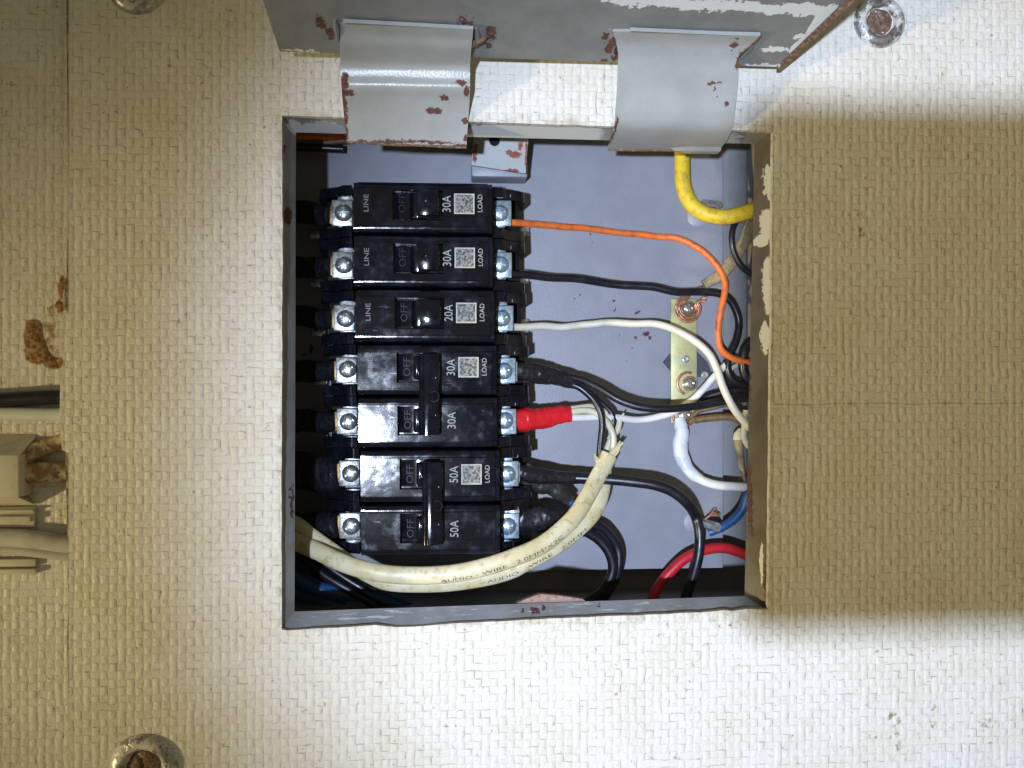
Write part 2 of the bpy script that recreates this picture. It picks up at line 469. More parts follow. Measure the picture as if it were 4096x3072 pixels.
def finish(name, verts, faces, mat, parent=None, angle=32.0):
    """one mesh object from unit coordinates, its origin at its middle"""
    lo = [min(v[k] for v in verts) for k in range(3)]
    hi = [max(v[k] for v in verts) for k in range(3)]
    c = Vector([(a + b) / 2 for a, b in zip(lo, hi)])
    me = bpy.data.meshes.new(name)
    me.from_pydata([tuple((Vector(v) - c) * U) for v in verts], [], [tuple(f) for f in faces])
    me.update()
    bm = bmesh.new()
    bm.from_mesh(me)
    bmesh.ops.recalc_face_normals(bm, faces=bm.faces)
    bm.to_mesh(me)
    bm.free()
    me.polygons.foreach_set('use_smooth', [True] * len(me.polygons))
    me.set_sharp_from_angle(angle=math.radians(angle))
    me.materials.append(M[mat] if isinstance(mat, str) else mat)
    o = bpy.data.objects.new(name, me)
    col.objects.link(o)
    o.location = c * U
    if parent is not None:
        o.parent = parent
        o.matrix_parent_inverse = parent_world(parent).inverted()
    return o


def parent_world(p):
    m = Matrix.Translation(p.location) if not p.rotation_euler.x else p.matrix_basis
    q = p
    m = q.matrix_basis.copy()
    while q.parent is not None:
        m = q.parent.matrix_basis @ q.matrix_parent_inverse @ m if q.parent.parent is None else m
        q = q.parent
    return m


def empty(name, at, label, cat, group=None):
    o = bpy.data.objects.new(name, None)
    o.empty_display_size = .005
    col.objects.link(o)
    o.location = Vector(at) * U
    return tag(o, label, cat, group)


class G:
    """collects shapes for one mesh"""
    def __init__(s):
        s.v, s.f = [], []

    def add(s, v, f):
        n = len(s.v)
        s.v += [Vector(x) for x in v]
        s.f += [[i + n for i in q] for q in f]
        return s

    def bm(s, b):
        b.verts.ensure_lookup_table()
        b.verts.index_update()
        s.add([x.co.copy() for x in b.verts], [[x.index for x in q.verts] for q in b.faces])
        b.free()
        return s

    def box(s, x0, x1, y0, y1, z0, z1, bev=0.0, seg=2, taper=None):
        b = bmesh.new()
        vs = [b.verts.new((x, y, z)) for x in (x0, x1) for y in (y0, y1) for z in (z0, z1)]
        if taper:       # (dx0, dx1, dz0, dz1): inset of the front (y0) face
            for v in vs:
                if v.co.y == y0:
                    v.co.x += taper[0] if v.co.x == x0 else -taper[1]
                    v.co.z += taper[2] if v.co.z == z0 else -taper[3]
        for q in ((0, 1, 3, 2), (4, 6, 7, 5), (0, 4, 5, 1), (2, 3, 7, 6), (0, 2, 6, 4), (1, 5, 7, 3)):
            b.faces.new([vs[i] for i in q])
        if bev:
            bmesh.ops.bevel(b, geom=b.edges[:], offset=bev, segments=seg, affect='EDGES', profile=.5)
        return s.bm(b)

    def pbox(s, px0, px1, py0, py1, d0, d1, bev=0.0, seg=2, taper=None):
        """box whose front face (depth d0) covers these photo pixels"""
        a, c = P(px0, py1, d0), P(px1, py0, d0)
        return s.box(a.x, c.x, d0, d1, a.z, c.z, bev, seg, taper)

    def extrude(s, prof, axis, a, b):
        """closed profile of 2-D points; axis 'x': (z, y) run from x=a to b; axis 'z': (x, y) run from z=a to b"""
        n = len(prof)
        mk = (lambda t, p: (t, p[1], p[0])) if axis == 'x' else (lambda t, p: (p[0], p[1], t))
        v = [mk(a, p) for p in prof] + [mk(b, p) for p in prof]
        f = [[i, (i + 1) % n, n + (i + 1) % n, n + i] for i in range(n)]
        tess = tessellate_polygon([[Vector((p[0], p[1], 0)) for p in prof]])
        f += [list(t) for t in tess] + [[i + n for i in t] for t in tess]
        return s.add(v, f)

    def lathe(s, c, prof, n=28, tilt=None):
        """prof: (radius, height towards the viewer); axis along -y unless tilted"""
        c = Vector(c)
        mt = tilt if tilt is not None else Matrix.Identity(3)
        v, f = [], []
        for r, h in prof:
            for k in range(n):
                t = 2 * math.pi * k / n
                v.append(c + mt @ Vector((r * math.cos(t), -h, r * math.sin(t))))
        for i in range(len(prof) - 1):
            for k in range(n):
                f.append([i * n + k, i * n + (k + 1) % n, (i + 1) * n + (k + 1) % n, (i + 1) * n + k])
        if prof[-1][0] > 0:
            f.append([(len(prof) - 1) * n + k for k in range(n)])
        return s.add(v, f)

    def screw(s, c, r, h, rot=0.0, slot=True, n=26):
        """pan head with a real cross recess, facing the viewer"""
        c = Vector(c)
        ca, sa = math.cos(rot), math.sin(rot)
        idx, v, f = {}, [], []

        def hz(x, z):
            q = min(1.0, math.hypot(x, z))
            y = h * (1 - q ** 3.0 * .75)
            a, b = x * ca + z * sa, -x * sa + z * ca
            if (abs(a) < .15 and abs(b) < .62) or (abs(b) < .15 and abs(a) < .62):
                y -= h * .55
            elif slot and abs(a) < .10:
                y -= h * .40
            return y
        rings = 12
        for i in range(rings + 1):
            q = i / rings
            for k in range(n * 2):
                t = math.pi * k / n
                x, z = q * math.cos(t), q * math.sin(t)
                v.append(c + Vector((x * r, -hz(x, z), z * r)))
        m = n * 2
        for i in range(rings):
            for k in range(m):
                f.append([i * m + k, i * m + (k + 1) % m, (i + 1) * m + (k + 1) % m, (i + 1) * m + k])
        base = len(v)
        for k in range(m):
            t = math.pi * k / n
            v.append(c + Vector((math.cos(t) * r, 6, math.sin(t) * r)))
        for k in range(m):
            f.append([rings * m + k, rings * m + (k + 1) % m, base + (k + 1) % m, base + k])
        return s.add(v, f)

    def tube(s, pts, rad, n=14, flat=1.0, step=9.0, wob=0.0, twist=0.0, cap=True):
        """pts: unit-space points; rad: number or list along pts; flat: depth radius / width radius"""
        C, T, RR = path(pts, rad, step)
        if wob:
            sd = R(0, 1000)
            C = [c + Vector((0, 0, 1)) * wob * (mnoise.noise((sd, i * step / 130, 0))) + Vector((0, 1, 0)) * wob * .5 * mnoise.noise((sd, 9, i * step / 150)) for i, c in enumerate(C)]
        fr = frames(C)
        v, f = [], []
        for i, (c, (a, b)) in enumerate(zip(C, fr)):
            for k in range(n):
                t = 2 * math.pi * k / n
                v.append(c + a * (math.cos(t) * RR[i]) + b * (math.sin(t) * RR[i] * flat))
        for i in range(len(C) - 1):
            for k in range(n):
                f.append([i * n + k, i * n + (k + 1) % n, (i + 1) * n + (k + 1) % n, (i + 1) * n + k])
        if cap:
            f.append(list(range(n)))
            f.append([(len(C) - 1) * n + k for k in range(n)])
        return s.add(v, f)

    def tape(s, pts, rad, flat=.8, pitch=46.0, lump=.10, n=26, step=4.0, seed=0):
        """wound tape: spiral overlap steps, creases and lumps"""
        C, T, RR = path(pts, rad, step)
        fr = frames(C)
        v, f = [], []
        for i, (c, (a, b)) in enumerate(zip(C, fr)):
            for k in range(n):
                t = 2 * math.pi * k / n
                u = (i * step / pitch + k / n * .9) % 1.0
                saw = 1.0 - .032 * u
                q = 1 + lump * mnoise.noise((i * step / 48 + seed, math.cos(t) * 1.3, math.sin(t) * 1.3)) + lump * .5 * mnoise.noise((i * step / 16 + seed, math.cos(t) * 2.6, math.sin(t) * 2.6 + 7))
                r = RR[i] * saw * q
                v.append(c + a * (math.cos(t) * r) + b * (math.sin(t) * r * flat))
        for i in range(len(C) - 1):
            for k in range(n):
                f.append([i * n + k, i * n + (k + 1) % n, (i + 1) * n + (k + 1) % n, (i + 1) * n + k])
        f.append(list(range(n)))
        f.append([(len(C) - 1) * n + k for k in range(n)])
        return s.add(v, f)

    def build(s, name, mat, parent=None, angle=32.0):
        return finish(name, s.v, s.f, mat, parent, angle)


def catmull(p, i, t):
    a = p[max(i - 1, 0)]
    b, c = p[i], p[i + 1]
    d = p[min(i + 2, len(p) - 1)]
    return .5 * ((2 * b) + (c - a) * t + (2 * a - 5 * b + 4 * c - d) * t * t + (3 * b - a - 3 * c + d) * t ** 3)


def path(pts, rad, step):
    pts = [Vector(p) for p in pts]
    rl = rad if isinstance(rad, (list, tuple)) else [rad] * len(pts)
    C, RR = [], []
    for i in range(len(pts) - 1):
        L = (pts[i + 1] - pts[i]).length
        k = max(2, int(L / step))
        for j in range(k):
            t = j / k
            C.append(catmull(pts, i, t))
            RR.append(rl[i] + (rl[i + 1] - rl[i]) * (t * t * (3 - 2 * t)))
    C.append(pts[-1])
    RR.append(rl[-1])
    T = None
    return C, T, RR


def frames(C):
    out = []
    prev = None
    for i in range(len(C)):
        t = (C[min(i + 1, len(C) - 1)] - C[max(i - 1, 0)]).normalized()
        if prev is None:
            a = t.cross(Vector((0, 1, 0)))
            if a.length < .2:
                a = Vector((1, 0, 0))
        else:
            a = prev - t * prev.dot(t)
        a.normalize()
        prev = a
        out.append((a, t.cross(a).normalized()))
    return out


_txt = {}


def text_mesh(body):
    """flat filled outlines of a word at size 1"""
    if body not in _txt:
        cu = bpy.data.curves.new("word", 'FONT')
        cu.body = body
        cu.size = 1.0
        cu.resolution_u = 3
        cu.fill_mode = 'BOTH'
        ob = bpy.data.objects.new("word", cu)
        col.objects.link(ob)
        dg = bpy.context.evaluated_depsgraph_get()
        ev = ob.evaluated_get(dg)
        me = ev.to_mesh()
        vs = [(v.co.x, v.co.y) for v in me.vertices]
        fs = [list(p.vertices) for p in me.polygons]
        ev.to_mesh_clear()
        bpy.data.objects.remove(ob)
        bpy.data.curves.remove(cu)
        xs, ys = [v[0] for v in vs], [v[1] for v in vs]
        _txt[body] = ([(x - min(xs), y - min(ys)) for x, y in vs], fs, max(xs) - min(xs), max(ys) - min(ys))
    return _txt[body]


def word(name, body, px, py, d, length, height, mat, parent, thick=0.0):
    """lettering that reads from the bottom of the picture to the top, centred at a photo pixel"""
    vs, fs, w, h = text_mesh(body)
    c = P(px, py, d)
    k = SC(px, d)
    L, H = length * k, height * k
    pts = [(c.x - (y / h - .5) * H, d, c.z + (x / w - .5) * L) for x, y in vs]
    g = G().add(pts, fs)
    if thick:
        n = len(pts)
        edges = {}
        for q in fs:
            for a, b in zip(q, q[1:] + q[:1]):
                e = (min(a, b), max(a, b))
                edges[e] = edges.get(e, 0) + 1
        rim = [e for e, cnt in edges.items() if cnt == 1]
        g.add([(x, y + thick, z) for x, y, z in pts], [])
        g.f += [[a, b, b + n, a + n] for a, b in rim]
    return g.build(name, mat, parent)


def PP(lst):
    return [P(*p) for p in lst]


def wire(name, lst, w, mat, label, group=None, cat='wire', flat=1.0, wob=0.0, n=14):
    """a single insulated wire; lst of (px, py, depth), w its width in pixels"""
    pts = PP(lst)
    k = SC(lst[len(lst) // 2][0], lst[len(lst) // 2][2])
    rad = [x / 2 * k for x in w] if isinstance(w, (list, tuple)) else w / 2 * k
    o = G().tube(pts, rad, n=n, flat=flat, wob=wob).build(name, mat, None, 60)
    return tag(o, label, cat, group)


def wire_part(name, lst, w, mat, parent, flat=1.0, n=14, wob=0.0):
    pts = PP(lst)
    k = SC(lst[len(lst) // 2][0], lst[len(lst) // 2][2])
    rad = [x / 2 * k for x in w] if isinstance(w, (list, tuple)) else w / 2 * k
    return G().tube(pts, rad, n=n, flat=flat, wob=wob).build(name, mat, parent, 60)


def tape_part(lst, w, mat, parent, flat=.8, pitch=46, lump=.10, seed=0, name='tape'):
    pts = PP(lst)
    k = SC(lst[0][0], lst[0][2])
    rad = [x / 2 * k for x in w]
    return G().tape(pts, rad, flat, pitch, lump, seed=seed).build(name, mat, parent, 40)


# ------------------------------------------------------------------ the papered panel and the wall behind it
def build_panel():
    left = [(268, -900), (266, 0), (268, 300), (272, 600), (276, 800), (268, 1000), (266, 1095), (262, 1120), (256, 1160), (248, 1200), (258, 1230), (272, 1255), (262, 1262), (238, 1268),
            (237, 1340), (238, 1425), (258, 1432), (252, 1450), (243, 1480), (240, 1560), (239, 1640), (241, 1735), (248, 1800), (262, 1806), (262, 1890), (265, 1960), (268, 2080),
            (272, 2200), (270, 2320), (276, 2400), (268, 2560), (274, 2800), (278, 3072), (280, 4300)]
    hole = [(1128, 462), (1370, 470), (1900, 487), (2450, 505), (2900, 519), (3092, 526), (3086, 1200), (3080, 1800), (3072, 2438), (2985, 2436), (2930, 2444), (2900, 2440), (2800, 2450),
            (2500, 2462), (2200, 2474), (1900, 2490), (1760, 2498), (1650, 2507), (1580, 2508), (1500, 2500), (1300, 2512), (1150, 2522), (1127, 2518), (1126, 1800), (1130, 1000)]
    hole2 = []
    for i, p in enumerate(hole):
        q = hole[(i + 1) % len(hole)]
        L = math.hypot(q[0] - p[0], q[1] - p[1])
        k = max(1, int(L / 45))
        for j in range(k):
            t = j / k
            w = 0 if j == 0 else 1.6
            hole2.append((p[0] + (q[0] - p[0]) * t + R(-w, w), p[1] + (q[1] - p[1]) * t + R(-w, w)))
    outer = left + [(6200, 4300), (6200, -900)]
    loops = [[P(*p) for p in outer], [P(*p) for p in hole2]]
    flatl = loops[0] + loops[1]
    tess = tessellate_polygon([[Vector((v.x, v.z, 0)) for v in l] for l in loops])
    g = G().add(flatl, [list(t) for t in tess])
    th = 26
    for loop in loops:
        n = len(loop)
        g.add([v for v in loop] + [v + Vector((0, th, 0)) for v in loop], [[i, (i + 1) % n, n + (i + 1) % n, n + i] for i in range(n)])
    b = bmesh.new()
    vv = [b.verts.new(v) for v in g.v]
    for f in g.f:
        try:
            b.faces.new([vv[i] for i in f])
        except ValueError:
            pass
    bmesh.ops.remove_doubles(b, verts=b.verts[:], dist=.01)
    g2 = G().bm(b)
    o = g2.build('wall_panel', 'paper', None, 30)
    tag(o, 'cream woven-texture wallpapered panel around the square breaker opening', 'wall panel', None, 'structure')
    a, c = P(-1600, 4300, 60), P(700, -900, 60)
    w = G().box(a.x, c.x, 60, 130, a.z, c.z).build('wall', 'torn', None)
    tag(w, 'wallpapered wall strip left of the panel edge with torn brown patch', 'wall', None, 'structure')


build_panel()

# a curled scrap of torn paper left of the panel edge
flap = []
fl = [[(104, 1290, 55), (118, 1278, 53), (150, 1284, 56), (165, 1300, 58)], [(100, 1330, 54), (128, 1330, 49), (150, 1340, 53), (172, 1350, 58)],
      [(104, 1390, 53), (132, 1394, 49), (162, 1398, 52), (190, 1400, 58)], [(92, 1402, 54), (140, 1430, 50), (185, 1432, 52), (212, 1430, 58)], [(128, 1440, 55), (165, 1452, 54), (215, 1466, 54), (236, 1474, 58)]]
gf = G()
gf.add([P(*p) for r in fl for p in r], [[r * 4 + k, r * 4 + k + 1, (r + 1) * 4 + k + 1, (r + 1) * 4 + k] for r in range(4) for k in range(3)])
gf.add([P(p[0], p[1], p[2] + 5) for r in fl for p in r], [[r * 4 + k, r * 4 + k + 1, (r + 1) * 4 + k + 1, (r + 1) * 4 + k] for r in range(4) for k in range(3)])
M['torn_paper'] = plain('brown_torn_paper', (.36, .23, .11), .8, c2=(.15, .07, .025), size=18, lo=.40, hi=.58, bump=3.0, bsize=22)
tag(gf.build('paper_scrap', 'torn_paper'), 'curled brown scrap of torn wallpaper at the left panel edge', 'paper scrap')

# ------------------------------------------------------------------ the steel box set into the panel
box = empty('breaker_box', P(2050, 2480, 300), 'grey painted steel breaker box recessed in the wallpapered panel', 'breaker box')
PLD = 700                     # depth of the mounting plate
TLo, TRo, BRo, BLo = (1124, 458), (3096, 522), (3076, 2444), (1122, 2524)
ins = {'TL': P(1184, 530, 170), 'TR': P(3019, 576, 210), 'BR': P(2978, 2384, 115), 'BL': P(1178, 2446, 95)}
outr = {'TL': P(*TLo, 27), 'TR': P(*TRo, 27), 'BR': P(*BRo, 27), 'BL': P(*BLo, 27)}
outw = {'TL': Vector((-22, 0, 22)), 'TR': Vector((22, 0, 22)), 'BR': Vector((22, 0, -22)), 'BL': Vector((-22, 0, -22))}
for a, b in (('TL', 'BL'), ('TL', 'TR'), ('TR', 'BR'), ('BL', 'BR')):
    n = 24
    v, f = [], []
    for i in range(n + 1):
        t = i / n
        for src, off in ((outr, 0), (ins, 0), (ins, 1), (outr, 1)):
            q = src[a].lerp(src[b], t)
            if off:
                q = q + outw[a].lerp(outw[b], t) + Vector((0, 4, 0))
            elif src is ins:
                q = q + Vector((0, R(-1.5, 1.5), 0))
            v.append(q)
    for i in range(n):
        for k in range(4):
            f.append([i * 4 + k, i * 4 + (k + 1) % 4, (i + 1) * 4 + (k + 1) % 4, (i + 1) * 4 + k])
    f += [[0, 1, 2, 3], [n * 4 + k for k in (3, 2, 1, 0)]]
    G().add(v, f).build('frame_side', 'sleeve_brown' if (a, b) == ('TR', 'BR') else 'sleeve', box)  # right side takes a darker, browner copy of the frame paint
# back wall and sides of the cavity
a, c = P(960, 2480, 790), P(3020, 380, 790)
xl, xr, zb, zt = P(1010, 1500, 720).x, P(3004, 1500, 720).x, P(2000, 2392, 640).z, P(2000, 440, 700).z
G().box(xl - 20, xr + 20, 790, 810, zb - 20, zt + 20).build('back_wall', 'box', box)
G().box(xl - 20, xl, 180, 790, zb, zt).build('side_wall', 'box', box)
G().box(xr, xr + 20, 240, 790, zb, zt).build('side_wall', 'box', box)
G().box(xl, xr, 180, 790, zb - 20, zb).build('side_wall', 'box', box)
G().box(xl, xr, 200, 790, zt, zt + 20).build('side_wall', 'box', box)
pa, pc = P(1060, 2296, PLD), P(2893, 470, PLD)
G().box(pa.x, pc.x, PLD, PLD + 26, pa.z, pc.z, 5).build('mounting_plate', 'plate', box)
# chipped lug hanging from the top edge
tq = [P(1896, 520, 470), P(2116, 520, 470), P(2103, 694, 520), P(1886, 660, 520)]
g = G().add(tq + [q + Vector((0, 16, 0)) for q in tq], [[0, 1, 2, 3], [7, 6, 5, 4], [0, 4, 5, 1], [1, 5, 6, 2], [2, 6, 7, 3], [3, 7, 4, 0]])
lug = g.build('lug_plate', 'tab', box)
G().lathe(P(1978, 562, 478) + Vector((0, -1, 0)), [(0.5, 0), (24, 0.6), (24, -8)], 24).build('bolt_hole', 'matte_black', lug)
g = G().pbox(1886, 2110, 640, 706, 560, PLD, 10)
g.build('lug_foot', 'plate', box)
# embossed mounting bosses pressed into the plate
for px, py in ((2790, 868), (2775, 2090)):
    c = P(px, py, PLD)
    G().lathe(c, [(52, -4), (50, 3), (40, 7), (4, 8)], 32).build('boss', 'plate', box)
# rusty latch tab lying on the lower edge
q0 = [(2066, 2412, 120), (2110, 2394, 110), (2160, 2376, 100), (2235, 2382, 104), (2330, 2396, 112), (2345, 2406, 120)]
top = PP(q0)
bot = [Vector((p.x, p.y + 60, p.z - 8)) for p in top]
bq = [P(p[0], 2424 - (p[0] - 2066) * .04, 118) for p in q0]
n = len(top)
g = G().add(top + bq + bot, [[i, i + 1, n + i + 1, n + i] for i in range(n - 1)] + [[i, i + 1, 2 * n + i + 1, 2 * n + i] for i in range(n - 1)])
g.build('latch_tab', 'rust_tab', box)

# ------------------------------------------------------------------ the swung-up door with its two straps
door = empty('box_door', P(2100, 230, -150), 'grey steel box door swung up over the top of the opening', 'door')


def edge_x(pts, py):
    for (xa, ya), (xb, yb) in zip(pts, pts[1:]):
        if yb <= py <= ya or (xb, yb) == pts[-1]:
            return xa + (xb - xa) * (ya - py) / (ya - yb)


nx_, ny_ = 24, 14
dv, df = [], []
for iy in range(ny_ + 1):
    for ix in range(nx_ + 1):
        s_, t_ = ix / nx_, iy / ny_
        ylow = 205 + 63 * s_
        py = ylow + (-160 - ylow) * t_
        xa = edge_x([(1118, 268), (1118, 205), (1048, -10), (1000, -160)], py)
        xb = edge_x([(3128, 268), (3410, -10), (3560, -160)], py)
        px = xa + (xb - xa) * s_
        dv.append(P(px, py, door_d(py) + 1.5 * mnoise.noise((px / 300, py / 120, 0))))
m_ = nx_ + 1
n = len(dv)
df = [[a * m_ + b, a * m_ + b + 1, (a + 1) * m_ + b + 1, (a + 1) * m_ + b] for a in range(ny_) for b in range(nx_)]
g = G().add(dv + [v + Vector((0, 14, 4)) for v in dv], df + [[i + n for i in q] for q in df])
ring = [b for b in range(nx_)] + [a * m_ + nx_ for a in range(ny_)] + [ny_ * m_ + b for b in range(nx_, 0, -1)] + [a * m_ for a in range(ny_, 0, -1)]
g.f += [[ring[k], ring[(k + 1) % len(ring)], n + ring[(k + 1) % len(ring)], n + ring[k]] for k in range(len(ring))]
g.build('door_leaf', 'door', door)
# folded rim behind the leaf, seen at the right; its brown also paints the shadow there
rim_a, rim_b = P(3120, 262, door_d(262)), P(3560, -160, door_d(-160))
e = Vector((16, 34, -10))
g = G().add([rim_a, rim_b, rim_b + e, rim_a + e, rim_a + Vector((-10, 8, 0)), rim_b + Vector((-10, 8, 0)), rim_b + e + Vector((-14, 6, 0)), rim_a + e + Vector((-14, 6, 0))],
            [[0, 1, 2, 3], [4, 7, 6, 5], [0, 3, 7, 4], [1, 5, 6, 2], [0, 4, 5, 1], [3, 2, 6, 7]])
g.build('door_rim', 'rust', door)


def strap(rows, name='hinge_strap'):
    """rows: (pxL, pyL, pxR, pyR, depth) down the strap"""
    pts = []
    fine = []
    for i in range(len(rows) - 1):
        for j in range(5):
            t = j / 5
            fine.append([catmull([Vector((r[k], 0, 0)) for r in rows], i, t).x for k in range(5)])
    fine.append(list(rows[-1]))
    nx = 10
    v, f = [], []
    for r in fine:
        for k in range(nx + 1):
            t = k / nx
            d = r[4] + 2.0 * mnoise.noise((t * 3, r[1] / 60, 0))
            v.append(P(r[0] + (r[2] - r[0]) * t, r[1] + (r[3] - r[1]) * t, d))
    m = nx + 1
    nr = len(fine)
    for i in range(nr - 1):
        for k in range(nx):
            f.append([i * m + k, i * m + k + 1, (i + 1) * m + k + 1, (i + 1) * m + k])
    N0 = len(v)
    # thickness: offset away from the viewer along the local normal
    vb = []
    for i in range(nr):
        for k in range(m):
            a1 = v[min(i + 1, nr - 1) * m + k] - v[max(i - 1, 0) * m + k]
            b1 = v[i * m + min(k + 1, nx)] - v[i * m + max(k - 1, 0)]
            nn = a1.cross(b1).normalized()
            if nn.y < 0:
                nn = -nn
            vb.append(v[i * m + k] + nn * 13)
    v2 = v + vb
    f += [[x + N0 for x in q][::-1] for q in f[:]]
    for i in range(nr - 1):
        f.append([i * m, (i + 1) * m, N0 + (i + 1) * m, N0 + i * m])
        f.append([i * m + nx, N0 + i * m + nx, N0 + (i + 1) * m + nx, (i + 1) * m + nx])
    for k in range(nx):
        f.append([k, N0 + k, N0 + k + 1, k + 1])
        f.append([(nr - 1) * m + k, (nr - 1) * m + k + 1, N0 + (nr - 1) * m + k + 1, N0 + (nr - 1) * m + k])
    return G().add(v2, f).build(name, 'strap', door, 50)


s1 = strap([(1362, 92, 1893, 118, door_d(105) - 26), (1362, 130, 1890, 152, door_d(140) - 24), (1360, 175, 1885, 196, -246), (1360, 215, 1882, 234, -186), (1361, 255, 1880, 268, -134),
            (1363, 300, 1880, 312, -118), (1366, 345, 1880, 355, -112), (1370, 400, 1878, 408, -62), (1378, 480, 1872, 490, -5), (1388, 568, 1866, 590, 50)])
s2 = strap([(2450, 125, 3042, 142, door_d(133) - 26), (2462, 165, 3000, 180, door_d(172) - 24), (2472, 205, 2958, 220, -210), (2473, 250, 2955, 262, -176), (2471, 310, 2952, 320, -140),
            (2468, 380, 2946, 388, -100), (2462, 450, 2938, 458, -70), (2458, 500, 2930, 512, -28), (2450, 535, 2914, 548, 35), (2441, 568, 2894, 580, 125), (2432, 597, 2868, 604, 225)])
for q in ([(1388, 569, 52), (1500, 574, 52), (1650, 581, 52), (1760, 586, 52), (1866, 591, 52)], [(2432, 598, 228), (2560, 600, 228), (2700, 602, 228), (2800, 603, 228), (2866, 605, 228)]):
    G().tube(PP(q), [5, 6.5, 5, 6, 5], 8, step=10, wob=3).build('rusty_edge', 'rust', door)
# bright upper edge strips (the cut ends of the straps) and their welds
for pa_, pb_ in (((1372, 84), (1892, 112)), ((2520, 118), (3030, 140))):
    da, db = door_d(pa_[1]) - 30, door_d(pb_[1]) - 30
    A_, B_ = P(pa_[0], pa_[1], da), P(pb_[0], pb_[1], db)
    G().add([A_ + Vector((0, 0, 8)), B_ + Vector((0, 0, 8)), B_ + Vector((0, -3, -7)), A_ + Vector((0, -3, -7)), A_ + Vector((0, 26, 10)), B_ + Vector((0, 26, 10))],
            [[0, 1, 2, 3], [0, 4, 5, 1]]).build('strap_edge', 'strap', door)


for q in ([(1338, 78), (1346, 112), (1352, 158)], [(1902, 112), (1911, 150), (1898, 196)], [(2440, 118), (2453, 160), (2458, 222)], [(3020, 150), (3000, 186), (2966, 226)]):
    G().tube([P(x, y, door_d(y) - 4) for x, y in q], [6, 12, 7], 10, step=5, wob=6).build('weld_bead', 'door', door, 60)
# cracked, rusty weld seams
for q in ([(1880, 190), (1900, 172), (1925, 160), (1945, 148)], [(2950, 222), (2985, 190), (3020, 160), (3046, 140)]):
    pts = [P(x, y, door_d(y) - 22) for x, y in q]
    G().tube(pts, [9, 12, 10, 4], 8, step=6, wob=5).build('weld_seam', 'rust', door)

# ------------------------------------------------------------------ circuit breakers
FD = 250                     # depth of the breaker faces
TD = 395                     # depth of the terminal clamps
Y = [718, 932, 1150, 1373, 1585, 1797, 2018, 2232]
X0 = [1412, 1414, 1420, 1429, 1432, 1441, 1443]


def terminal(parent, cx0, cx1, cy0, cy1, sx, sy, mat, rot, left):
    """clamp plate with its screw, on the terminal block"""
    t = G().pbox(cx0, cx1, cy0, cy1, TD, TD + 16, 5)
    t.pbox(cx0 + (24 if left else -6), cx1 + (6 if left else -24), cy0 - 34, cy1 + 6, TD + 26, TD + 150, 5)
    t.pbox(cx0 + 30, cx1 - 2, cy0 - 26, cy0 - 12, TD + 2, TD + 60, 3)
    o = t.build('terminal_clamp', mat, parent)
    k = SC(sx, TD)
    G().screw(P(sx, sy, TD - 1), 35 * k, 24, rot).build('screw', mat, o, 40)
    return o


